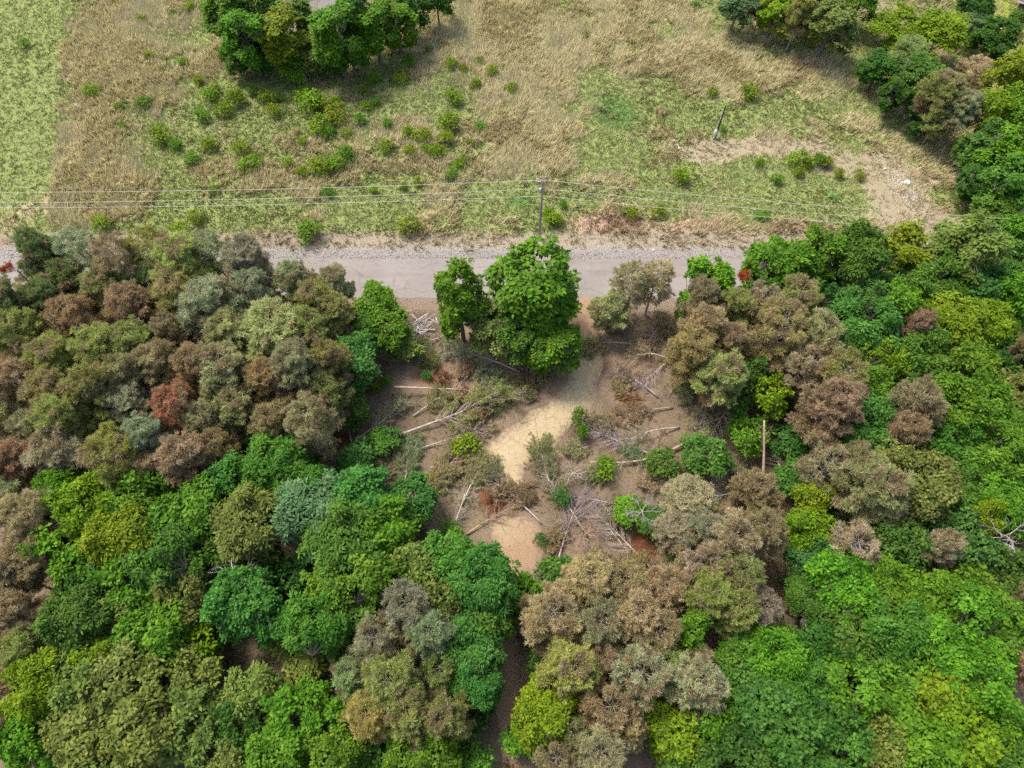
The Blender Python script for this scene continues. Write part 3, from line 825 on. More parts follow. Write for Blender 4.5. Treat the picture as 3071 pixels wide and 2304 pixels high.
# pines left of the clearing, row by row from the road downwards
PNS([(130, 775, 62, 'dg', 'dense, leftmost of the pines crossing the road', dict(ht=11)),
     (255, 770, 78, 'gg', 'see-through, second from left over the road', Sp),
     (360, 790, 70, 'bn', 'see-through and dry, third from left over the road', Sp),
     (455, 765, 76, 'og', 'see-through, fourth from left over the road', Sp),
     (545, 790, 78, 'yo', 'feathery, in front of the road left of forked trunks', dict(ht=12)),
     (640, 765, 62, 'gg', 'see-through above the dark forked trunks', Sp),
     (745, 795, 64, 'gg', 'rightmost over the road, dark trunk showing below', dict(ht=11)),
     (25, 930, 72, 'dg', 'dense at the left edge just below the road'),
     (110, 870, 50, 'bn', 'thin and dry near the left end of the road', De),
     (150, 910, 70, 'dg', 'dense, second from the left edge below the road'),
     (215, 850, 60, 'dg', 'dense, third from the left edge below the road'),
     (310, 880, 66, 'og', 'below the dry pine that crosses the road'),
     (395, 930, 72, 'bn', 'broad and dry, left of the green shrub under the pines'),
     (440, 850, 60, 'dg', 'above the green shrub under the left pines'),
     (545, 880, 76, 'yo', 'light and dense, right of the green shrub under pines'),
     (635, 930, 92, 'gg', 'palest and broadest in the left stand'),
     (770, 880, 64, 'gg', 'with long curved bare boughs below the road', Op),
     (880, 850, 62, 'gg', 'at the road edge with rounded pale top'),
     (950, 905, 62, 'og', 'at the right end of the left stand by the road'),
     (1000, 850, 52, 'gg', 'small, jutting furthest right over the road edge'),
     (1010, 950, 56, 'og', 'dark sided, left of the green trees by the brush pile'),
     (60, 1020, 76, 'og', 'with a pale cross of bare boughs near the left edge', Op),
     (235, 965, 82, 'bn', 'with bare boughs fanned like a hand in the left stand', Op),
     (165, 1085, 76, 'og', 'dense, right of the pale cross of boughs'),
     (310, 1060, 78, 'og', 'dense, below the fanned bare boughs'),
     (420, 1040, 72, 'og', 'dense, in the centre of the left stand'),
     (515, 1010, 56, 'bn', 'dry, left of the palest broad pine'),
     (700, 1020, 72, 'gg', 'left of the big domed pine'),
     (820, 1010, 104, 'gg', 'big and domed, white bent boughs showing below it'),
     (940, 1000, 68, 'og', 'right of the big domed pine'),
     (50, 1150, 76, 'bn', 'dark and dry at the left edge, middle of the stand'),
     (165, 1190, 76, 'og', 'dense, above the tall bare-boughed pine at far left'),
     (290, 1180, 74, 'og', 'dense, left of the dry hollow in the left stand'),
     (390, 1140, 62, 'bn', 'dry, on the left rim of the dark hollow'),
     (480, 1110, 72, 'bn', 'dry, in the dark hollow of the left stand'),
     (585, 1110, 66, 'bn', 'dry, on the right rim of the dark hollow'),
     (690, 1130, 84, 'gg', 'dense, below left of the white bent boughs'),
     (800, 1150, 60, 'bn', 'dry, around the orange bough in the left stand'),
     (900, 1120, 74, 'gg', 'right of the white bent boughs'),
     (985, 1100, 62, 'og', 'below the green trees, left of the grey log'),
     (985, 1190, 60, 'og', 'at the clearing edge below the grey log', dict(ht=9)),
     (20, 1255, 62, 'gg', 'with pale bare boughs at the left edge', Op),
     (110, 1290, 56, 'bn', 'dark and dry near the left edge above the leafy trees', Sp),
     (200, 1270, 70, 'og', 'above the wide fan of bare boughs'),
     (395, 1220, 66, 'tn', 'straw coloured, above the small bright shrub'),
     (530, 1240, 72, 'rd', 'dead, in the middle of the left stand', Op),
     (620, 1270, 66, 'gg', 'right of the dead rusty red pine'),
     (725, 1240, 62, 'gg', 'below the dense pine by the orange bough'),
     (820, 1270, 60, 'bn', 'dry, left of the star of bare boughs'),
     (930, 1285, 78, 'gg', 'with a star of bare boughs beside the red soil', Op),
     (40, 1390, 72, 'bn', 'dark and dry at the left edge above the leafy trees'),
     (195, 1350, 90, 'tn', 'with a wide fan of pale bare boughs', Op),
     (360, 1370, 84, 'og', 'with spread boughs, below the small bright shrub', Op),
     (460, 1320, 66, 'gg', 'right of the small bright shrub in the pines'),
     (560, 1370, 72, 'tn', 'at the lower edge of the stand, left of the emerald crown'),
     (650, 1350, 60, 'bn', 'above the round emerald crown', Op),
     (470, 1410, 56, 'tn', 'low, touching the top of the lower left leafy trees'),
     (870, 1215, 46, 'bn', 'thin, between the orange bough and red soil', Sp)])
BLS([(472, 935, 42, 'br', 'in a gap between the pines near the road', dict(cls='s', ht=6)),
     (345, 1275, 50, 'br', 'brightest, alone amid the brown pines at left', dict(cls='s', ht=7)),
     (520, 1050, 20, 'br', 'tiny, in the dark hollow of the left stand', dict(cls='s', ht=5)),
     (765, 1305, 40, 'md', 'low, above the broad feathery tree', dict(cls='s', ht=5))], 'shrub')
# left edge, lower
PNS([(95, 1560, 84, 'tn', 'with bare ribs at the left edge beside leafy trees', Op),
     (20, 1500, 62, 'gg', 'at the left edge above the ribbed tan pine', Sp),
     (105, 1660, 80, 'bn', 'with pale star of boughs left of the leafy trees', Op),
     (30, 1720, 72, 'tn', 'dense at the left edge, below the star of boughs'),
     (45, 1860, 76, 'bn', 'at the left edge left of the leafy notch'),
     (85, 1950, 76, 'og', 'soft, in the notch left of the leafy trees', dict(ht=9)),
     (20, 2060, 66, 'tn', 'at the left edge, second from bottom', Op),
     (18, 2190, 66, 'bn', 'in the bottom left corner')])

# leafy trees, lower left
BLS([(190, 1480, 74, 'br', 'at the top left corner of the lower left mass', Fe),
     (290, 1520, 92, 'yg', 'second from left in the top row, lower left mass', Fe),
     (410, 1500, 84, 'br', 'third from left in the top row, lower left mass'),
     (500, 1455, 60, 'md', 'small, top row of lower left mass below tan pines'),
     (585, 1545, 92, 'br', 'left of the round emerald crown'),
     (690, 1445, 66, 'em', 'round, standing out below the pines'),
     (830, 1385, 88, 'md', 'with pointed top, highest of the lower left mass', Fe),
     (900, 1460, 84, 'md', 'below the pointed one at the clearing side', Fe),
     (750, 1570, 104, 'ol', 'broad and feathery in the middle of lower left mass', Fe),
     (945, 1545, 112, 'bg', 'palest of the lower left mass', Fe),
     (1090, 1500, 88, 'em', 'at the clearing edge below the pink fallen trunk'),
     (1040, 1620, 110, 'md', 'right of the palest bluish crown', Fe),
     (1155, 1590, 84, 'br', 'at the clearing edge left of two crossed trunks'),
     (1240, 1495, 62, 'em', 'small, beside the forked fallen trunks', dict(ht=6)),
     (240, 1640, 96, 'br', 'left side of lower left mass, level with bare star pine'),
     (370, 1620, 100, 'yg', 'brightest crown, upper middle of lower left mass', Fe),
     (480, 1660, 96, 'md', 'left of the white dead branches', Fe),
     (620, 1660, 76, 'md', 'just above the white dead branches'),
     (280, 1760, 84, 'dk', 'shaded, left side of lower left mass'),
     (420, 1760, 92, 'br', 'two crowns left of the white dead branches'),
     (560, 1790, 80, 'ol', 'just below left of the white dead branches'),
     (735, 1800, 104, 'em', 'big and round, right of the white dead branches'),
     (780, 1690, 58, 'em', 'small, on top of the big round emerald crown'),
     (885, 1720, 56, 'em', 'small, above the narrow brown gap'),
     (1030, 1750, 108, 'br', 'large, right of the narrow brown gap'),
     (960, 1850, 92, 'md', 'below right of the narrow brown gap', Fe),
     (1060, 1870, 74, 'md', 'left of the sparse grey-green pines'),
     (230, 1860, 92, 'md', 'at the left bulge of the lower left mass', Fe),
     (370, 1850, 62, 'ol', 'pale, small-leaved, above the bright crown at left', dict(cls='m')),
     (480, 1900, 92, 'br', 'below the pale small-leaved crown at left'),
     (590, 1930, 60, 'yg', 'left of the dark brown hollow'),
     (300, 1960, 70, 'yg', 'above the corner of the lower left mass'),
     (120, 2060, 92, 'yg', 'bulging towards the left edge, lower left', Fe),
     (95, 2200, 80, 'br', 'nearest the bottom left corner'),
     (250, 2050, 88, 'ol', 'right of the bulging yellow-green crown'),
     (380, 2050, 104, 'ol', 'upper centre of the pale lower left canopy'),
     (520, 2060, 96, 'ol', 'left of the dark brown hollow, lower left'),
     (430, 2190, 108, 'ol', 'bottom centre of the pale lower left canopy'),
     (270, 2200, 104, 'ol', 'left of the bottom centre pale crown'),
     (590, 2190, 100, 'ol', 'right of the bottom centre pale crown'),
     (360, 2290, 84, 'ol', 'cut by the bottom edge, left part'),
     (690, 2290, 74, 'ol', 'cut by the bottom edge, left of the vivid crown'),
     (760, 2080, 76, 'ol', 'below the dark brown hollow'),
     (735, 2180, 76, 'dk', 'small-leaved, left of the vivid bottom crown'),
     (900, 2170, 96, 'br', 'vivid, right of the small-leaved dark tree near bottom'),
     (830, 2275, 84, 'br', 'cut by the bottom edge below the vivid crown'),
     (990, 2280, 84, 'br', 'right-hand neighbour along the bottom edge, left of centre'),
     (1110, 2290, 66, 'dk', 'cut by the bottom edge below the white-boughed pine')])
BLS([(850, 1905, 60, 'ol', 'mossy, on the upper rim of the dark brown hollow', dict(cls='s', ht=3.5)),
     (925, 1985, 60, 'ol', 'mossy, right of the dark brown hollow', dict(cls='s', ht=3.5)),
     (930, 2060, 40, 'dk', 'low, at the bottom of the dark brown hollow', dict(cls='s', ht=2.5))], 'shrub')
# centre, below the clearing
BLS([(1240, 1730, 84, 'ol', 'pale flowered, below the forked fallen trunks'),
     (1345, 1690, 84, 'md', 'dense, left of the bare pink dirt patch'),
     (1440, 1740, 96, 'em', 'big, right beside the bare pink dirt patch', Fe),
     (1330, 1800, 74, 'ol', 'below the dense one left of the dirt'),
     (1460, 1840, 74, 'md', 'above the reddish track'),
     (1410, 1935, 90, 'em', 'bluish and dense, left of the reddish track', Fe),
     (1430, 2040, 74, 'em', 'lower neighbour, left of the reddish track', Fe),
     (1430, 2130, 50, 'dk', 'low, below the emerald pair beside the reddish track'),
     (1640, 2130, 92, 'yg', 'round and vivid, right of the reddish track', dict(cls='l')),
     (1580, 2210, 56, 'br', 'small, below left of the round vivid crown'),
     (1310, 2260, 76, 'br', 'near the bottom edge left of the reddish track'),
     (1410, 2285, 60, 'md', 'cut by the bottom edge beside the reddish track'),
     (1215, 2285, 70, 'br', 'cut by the bottom edge below the olive pines'),
     (1580, 1790, 56, 'br', 'bright, below the bare pink dirt patch', dict(cls='s', ht=5)),
     (1670, 1725, 52, 'md', 'right of the bright one below the dirt patch', dict(cls='s', ht=5)),
     (1630, 1990, 40, 'dk', 'shaded, between reddish track and round olive pine', dict(cls='s', ht=5)),
     (2065, 1905, 58, 'br', 'round and glossy, alone among the brown pines', dict(cls='m', ht=9))])
PNS([(1225, 1830, 84, 'gg', 'soft, left of the bluish emerald crown', Op),
     (1300, 1900, 72, 'gg', 'soft, touching the bluish emerald crown', Op),
     (1130, 1920, 72, 'gg', 'soft, above the white-boughed pine', Sp),
     (1175, 2040, 92, 'og', 'with white bare boughs, lower centre left', Op),
     (1060, 2030, 62, 'gg', 'soft, right of the mossy shrubs'),
     (1320, 2010, 62, 'og', 'thin, right of the white-boughed pine', Sp),
     (1120, 2140, 76, 'yo', 'below the white-boughed pine'),
     (1235, 2150, 80, 'og', 'dense, two crowns left of the reddish track'),
     (1340, 2150, 72, 'og', 'dense, last before the reddish track')])

# pines right of the reddish track
PNS([(1665, 1855, 96, 'tn', 'with a white star of boughs at its top', Op),
     (1770, 1745, 80, 'tn', 'above right of the white star of boughs'),
     (1790, 1880, 84, 'bn', 'with forked pale boughs, right of the white star', Op),
     (1870, 1760, 80, 'bn', 'third from the track in the upper brown row'),
     (1900, 1850, 76, 'tn', 'fourth from the track, centre of the brown stand'),
     (1955, 1905, 84, 'bn', 'with open antler-like boughs left of the glossy crown', Op),
     (1985, 1770, 76, 'tn', 'above left of the glossy round crown', Op),
     (1700, 2010, 84, 'yo', 'round and full, above the vivid round crown'),
     (1790, 1985, 66, 'bn', 'right of the round full pine', Sp),
     (1900, 2020, 92, 'gg', 'with a green shoot fan, centre of the brown stand', Op),
     (1990, 1990, 66, 'og', 'below left of the glossy round crown'),
     (2065, 2050, 88, 'tn', 'drooping, right end of the lower brown row'),
     (2080, 1975, 52, 'bn', 'with a forked white bough below the glossy crown', Op),
     (1825, 2120, 92, 'bn', 'with a pale cut top and spread boughs', Op),
     (1720, 2200, 62, 'og', 'below right of the round vivid crown', Sp),
     (1790, 2250, 84, 'tn', 'near the bottom edge with white bent boughs', Op),
     (1665, 2270, 72, 'bn', 'at the bottom edge with long pale boughs', Op),
     (1880, 2180, 60, 'tn', 'near the bottom, left of the leafy right mass'),
     (2120, 1790, 80, 'og', 'full, above right of the glossy round crown'),
     (2190, 1830, 76, 'og', 'full, second right of the glossy round crown'),
     (2105, 1700, 74, 'tn', 'upper row, right of the red-brown soil streak', Op),
     (2210, 1730, 72, 'og', 'upper row, beside the leafy right mass'),
     (2270, 1835, 66, 'tn', 'with white antler boughs beside the leafy right mass', Op),
     (2190, 1630, 84, 'tn', 'with long pale boughs above the olive pair', Op),
     (2110, 1600, 66, 'gg', 'soft, below the cross of fallen trunks'),
     (2280, 1600, 72, 'bn', 'left of the yellow-green sapling crowns', Op),
     (2060, 1500, 72, 'tn', 'low, at the clearing side below crossed logs', dict(ht=7)),
     (2020, 1590, 56, 'tn', 'low, right of the red-brown soil streak', dict(ht=7)),
     (2270, 1480, 64, 'bn', 'below the standing pale snag', dict(ht=8))])

# right of the path, upper
PNS([(1900, 850, 62, 'tn', 'see-through, left one over the road right of path', Sp),
     (1965, 840, 60, 'tn', 'see-through, right one over the road right of path', Sp),
     (1830, 930, 56, 'gg', 'small and bushy beside the path at the road', dict(ht=6)),
     (2100, 905, 56, 'bn', 'with a red tip between the green roadside crowns', dict(ht=10)),
     (2105, 985, 62, 'tn', 'below the red-tipped pine'),
     (2200, 935, 62, 'og', 'round tufted, below the tall roadside leaf crowns'),
     (2285, 915, 60, 'tn', 'with white forked boughs near the roadside', Op),
     (2380, 930, 74, 'og', 'broad, right of the white forked boughs'),
     (2080, 1060, 72, 'bn', 'at the clearing edge below the tan tufted pine'),
     (2180, 1030, 56, 'bn', 'small, left of the dark leafy shrubs'),
     (2330, 1010, 84, 'bn', 'with white Y-shaped boughs, centre right', Op),
     (2445, 1030, 78, 'gg', 'soft, right of the white Y-shaped boughs'),
     (2400, 1110, 66, 'tn', 'below the soft grey-green one, centre right', Op),
     (2150, 1140, 72, 'yo', 'light, at the clearing edge above the tangled slash'),
     (2230, 1070, 44, 'bn', 'small, over the dark leafy shrubs', dict(ht=8)),
     (2500, 1150, 84, 'og', 'with radiating boughs against the leafy right mass', Op),
     (2490, 1240, 84, 'bn', 'broad and dry, below the radiating boughs'),
     (2440, 1160, 52, 'bn', 'small and dry, left of the radiating boughs'),
     (2530, 1080, 38, 'gg', 'small and soft at the leafy mass edge'),
     (2730, 1000, 40, 'bn', 'small and dry, buried in the leafy right mass', dict(ht=11)),
     (2715, 1230, 76, 'bn', 'tall and narrow, amid the leafy right mass', dict(ht=12)),
     (2700, 1310, 60, 'bn', 'just below the tall narrow brown one', dict(ht=11)),
     (2470, 1410, 72, 'bn', 'below the grey dead tangle, with bare boughs', De),
     (2550, 1400, 66, 'bn', 'dry, left of the big yellowish leaf crown'),
     (2600, 1470, 88, 'bn', 'broad and dry, below left of yellowish leaf crown'),
     (2640, 1550, 66, 'tn', 'low end of the dry group, right side', Op),
     (2545, 1650, 84, 'tn', 'with dry fan of fine boughs, right side', De),
     (2810, 1655, 46, 'tn', 'small and dry, in the lower right leafy mass', dict(ht=11)),
     (3055, 1790, 50, 'bn', 'dry at the right edge, lower half'),
     (3055, 2000, 50, 'tn', 'dry at the right edge below the brown one'),
     (3060, 1060, 30, 'bn', 'dry at the right edge, upper half', dict(ht=10))])

# trees beside the path and the brush pile
BLS([(1375, 890, 70, 'br', 'tall and narrow, left of the path at the road', dict(cls='t', ht=12)),
     (1610, 850, 118, 'br', 'largest, standing over the road left of path', dict(cls='t', ht=13.5)),
     (1480, 970, 76, 'ol', 'between the tall narrow and the largest roadside trees', dict(cls='m', ht=8)),
     (1660, 1020, 76, 'br', 'below the largest roadside tree beside the path', dict(cls='t', ht=8)),
     (1560, 1000, 70, 'md', 'under the largest roadside tree', dict(cls='m', ht=8)),
     (1120, 910, 58, 'br', 'nearest the road, left of the brush pile', dict(cls='m', ht=6)),
     (1165, 985, 58, 'br', 'touching the left side of the brush pile', dict(cls='m', ht=6)),
     (1060, 1080, 76, 'em', 'dense and low, above the grey log', dict(cls='m', ht=7)),
     (1100, 1000, 50, 'md', 'in the middle of the group left of brush pile', dict(cls='m', ht=6)),
     (1205, 1040, 44, 'ol', 'low, below the brush pile', dict(cls='s', ht=3.5)),
     (1055, 1225, 46, 'md', 'low, at the clearing edge by the red soil', dict(cls='s', ht=4)),
     (1060, 1390, 56, 'em', 'low, at the left rim of clearing below red soil', dict(cls='s', ht=4)),
     (1150, 1320, 40, 'md', 'low, beside the bases of the fallen trunks', dict(cls='s', ht=2.5))])
BLS([(1735, 1255, 22, 'br', 'narrow, upper one beside the sandy path bend', dict(cls='b', ht=2.6)),
     (1745, 1300, 20, 'br', 'narrow, lower one beside the sandy path bend', dict(cls='b', ht=2.2)),
     (1815, 1405, 32, 'yg', 'round, below the fallen trunks in the clearing', dict(cls='b', ht=2.2)),
     (2070, 1325, 24, 'br', 'beside the sawn end of the curved trunk', dict(cls='b', ht=1.6)),
     (1690, 1490, 28, 'em', 'low, among bare boughs in the lower clearing', dict(cls='b', ht=1.4)),
     (1895, 1535, 44, 'br', 'under the grey bare tree in the lower clearing', dict(cls='s', ht=2.6)),
     (1950, 1560, 40, 'md', 'right of the grey bare tree in lower clearing', dict(cls='s', ht=2.6)),
     (2040, 1640, 46, 'dk', 'dense, beside the red-brown soil streak', dict(cls='s', ht=4)),
     (2120, 1375, 58, 'md', 'spreading, amid the crossed fallen trunks', dict(cls='s', ht=4)),
     (1985, 1385, 40, 'md', 'under the curved fallen trunk', dict(cls='s', ht=2.4)),
     (1155, 1145, 16, 'br', 'tiny, left of the snapped stump', dict(cls='b', ht=1.2)),
     (1120, 1165, 16, 'yg', 'tiny, beside the lower end of grey log', dict(cls='b', ht=1.0)),
     (1280, 1128, 14, 'em', 'tiny, above the snapped trunk', dict(cls='b', ht=.9)),
     (1395, 1340, 34, 'yg', 'low, left of where the sandy path widens', dict(cls='b', ht=1.6)),
     (1350, 1600, 34, 'br', 'low, at the base of forked trunks', dict(cls='b', ht=1.6)),
     (1625, 1620, 20, 'dk', 'tiny, on the bare pink dirt', dict(cls='b', ht=.9)),
     (2060, 1020, 26, 'dk', 'dark, at the clearing edge under brown pines', dict(cls='s', ht=3))], 'shrub')

# leafy mass on the right
BLS([(2130, 850, 72, 'br', 'at the road, first right of the see-through pines', dict(cls='t', ht=11)),
     (2330, 790, 84, 'br', 'tall, crossing the road right of red-tipped pine', dict(cls='t', ht=12)),
     (2435, 770, 66, 'br', 'tall, second of the pair crossing the road', dict(cls='t', ht=11)),
     (2395, 865, 66, 'md', 'below the tall pair crossing the road', dict(cls='m')),
     (2565, 770, 88, 'md', 'third tall crown over the road from the pines', dict(cls='f', ht=12)),
     (2490, 880, 56, 'em', 'narrow, left of the dark gap near the road', dict(cls='f')),
     (2620, 880, 88, 'em', 'feathery, right of the dark gap near the road', dict(cls='f')),
     (2710, 775, 76, 'yg', 'light, at the road below the gravel turnaround', dict(cls='t', ht=10)),
     (2790, 860, 92, 'md', 'glossy, below the light roadside crown'),
     (2890, 750, 88, 'ol', 'broad flat-topped, at the road near the right edge', dict(cls='t', ht=12)),
     (2930, 860, 76, 'em', 'below the broad flat-topped roadside crown'),
     (2690, 930, 84, 'br', 'small-leaved, above the buried dry pine'),
     (2570, 990, 96, 'em', 'drooping, right of the pine group near the road', Fe),
     (2850, 965, 96, 'yg', 'layered like ferns, upper right', Fe),
     (2960, 980, 76, 'yg', 'second fern-like one, nearer the right edge', Fe),
     (2480, 985, 40, 'em', 'small, squeezed beside the soft pines', dict(cls='s', ht=7)),
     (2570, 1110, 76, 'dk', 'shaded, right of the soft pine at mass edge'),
     (2650, 1060, 84, 'yg', 'mottled, below the buried dry pine', Fe),
     (2750, 1085, 84, 'md', 'right of the mottled one, upper right', Fe),
     (2900, 1110, 92, 'br', 'glossy dome under the fern-like crowns'),
     (3010, 1080, 66, 'dk', 'near the right edge beside the glossy dome'),
     (2620, 1190, 84, 'br', 'left of the tall narrow brown pine', Fe),
     (2830, 1230, 92, 'br', 'right of the tall narrow brown pine'),
     (2950, 1230, 84, 'br', 'second right of the tall narrow brown pine'),
     (3045, 1190, 72, 'ol', 'open crowned, at the right edge'),
     (2590, 1300, 92, 'em', 'fresh and dense, below left of tall brown pine', Fe),
     (2840, 1350, 84, 'md', 'below right of the tall brown pine', Fe),
     (2740, 1450, 104, 'ol', 'large and yellowish, small-leaved, right side'),
     (2940, 1360, 96, 'br', 'in the middle of the right mass', Fe),
     (3040, 1340, 84, 'br', 'at the right edge, middle height', Fe),
     (2870, 1480, 92, 'md', 'right of the large yellowish one', Fe),
     (2980, 1500, 92, 'br', 'near the right edge below the middle ones', Fe),
     (3050, 1560, 56, 'dk', 'at the right edge beside the bent white boughs'),
     (2430, 1510, 56, 'yg', 'bright, left of the broad dry pine', dict(cls='m')),
     (2430, 1600, 62, 'yg', 'bright, lower one left of the dry fan'),
     (2430, 1680, 62, 'em', 'below the bright yellow-green pair'),
     (2700, 1620, 84, 'md', 'below the large yellowish one'),
     (2810, 1560, 76, 'dk', 'glossy, left of the golden crown, right side'),
     (2930, 1570, 50, 'yg', 'golden and drooping, near the right edge', dict(cls='f', ht=10)),
     (2890, 1640, 84, 'em', 'small-leaved, below the golden drooping crown'),
     (2990, 1720, 76, 'md', 'below the bent white boughs at right'),
     (2520, 1750, 104, 'br', 'below the dry fan, left side of right mass'),
     (2640, 1760, 84, 'br', 'below the dry fan, second from left', Fe),
     (2420, 1800, 62, 'md', 'at the left border of the lower right mass', Fe),
     (2760, 1800, 104, 'br', 'below the small dry pine, lower right'),
     (2880, 1790, 92, 'br', 'right of the one under the small dry pine'),
     (2960, 1880, 100, 'br', 'big, bulging to the right edge, lower right'),
     (2830, 1920, 112, 'br', 'largest crown of the lower right mass'),
     (2670, 1890, 96, 'md', 'left of the largest lower right crown', Fe),
     (2550, 1900, 92, 'md', 'second left of the largest lower right crown'),
     (2430, 1930, 76, 'dk', 'at the left border below the twig gap'),
     (2300, 1960, 92, 'br', 'right of the drooping tan pine', Fe),
     (2210, 2000, 84, 'md', 'touching the drooping tan pine'),
     (2390, 2060, 92, 'md', 'below the twig gap, lower right', Fe),
     (2530, 2040, 96, 'br', 'above the black hole in the canopy'),
     (2710, 2020, 92, 'br', 'right of the black hole in the canopy'),
     (2920, 2030, 108, 'br', 'below the big bulging crown, lower right'),
     (2810, 2100, 100, 'yg', 'sunny, centre of the lower right mass'),
     (2470, 2150, 88, 'dk', 'left of the black hole in the canopy'),
     (2270, 2110, 96, 'em', 'lower one below the drooping tan pine'),
     (2150, 2130, 84, 'br', 'first leafy one right of the cut-top pine'),
     (2020, 2190, 84, 'yg', 'lit, at the left tip of lower right mass'),
     (2350, 2200, 96, 'md', 'third from the left tip along the bottom'),
     (2200, 2240, 92, 'dk', 'second from the left tip along the bottom'),
     (2070, 2285, 72, 'md', 'cut by the bottom edge at the left tip'),
     (2490, 2260, 92, 'md', 'at the bottom edge below the black hole'),
     (2620, 2230, 84, 'ol', 'dull, at the bottom edge right of black hole'),
     (2740, 2220, 104, 'br', 'near the bottom edge, second from the dull one'),
     (2880, 2200, 108, 'yg', 'near the bottom edge, third from the dull one'),
     (2980, 2150, 76, 'br', 'near the right edge at the bottom'),
     (3000, 2270, 72, 'md', 'in the bottom right, beside the corner tree'),
     (3060, 2200, 60, 'dk', 'shaded, in the bottom right corner'),
     (2350, 2295, 66, 'br', 'cut by the bottom edge, third from left tip'),
     (2840, 2300, 70, 'br', 'cut by the bottom edge under the third one')])
BLS([(2240, 990, 50, 'dk', 'upper one under the white Y-shaped boughs', dict(cls='s', ht=6)),
     (2225, 1140, 60, 'dk', 'tall and dark, above the bright leafy snag', dict(cls='m', ht=8)),
     (2300, 1190, 52, 'yg', 'vivid, crowning the pale standing snag', dict(cls='s', ht=7)),
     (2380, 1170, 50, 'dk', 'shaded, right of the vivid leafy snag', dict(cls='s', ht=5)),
     (2240, 1300, 52, 'br', 'left of the pale standing snag', dict(cls='s', ht=4)),
     (2380, 1330, 50, 'em', 'right of the pale standing snag', dict(cls='s', ht=4)),
     (2420, 1290, 40, 'md', 'left of the grey dead tangle', dict(cls='s', ht=4)),
     (2380, 1430, 44, 'em', 'below right of the pale standing snag', dict(cls='s', ht=4)),
     (2140, 1060, 36, 'md', 'small, at the clearing edge left of dark shrubs', dict(cls='s', ht=4)),
     (2500, 1560, 46, 'dk', 'shaded, in the hollow under the dry pines', dict(cls='s', ht=5))], 'shrub')

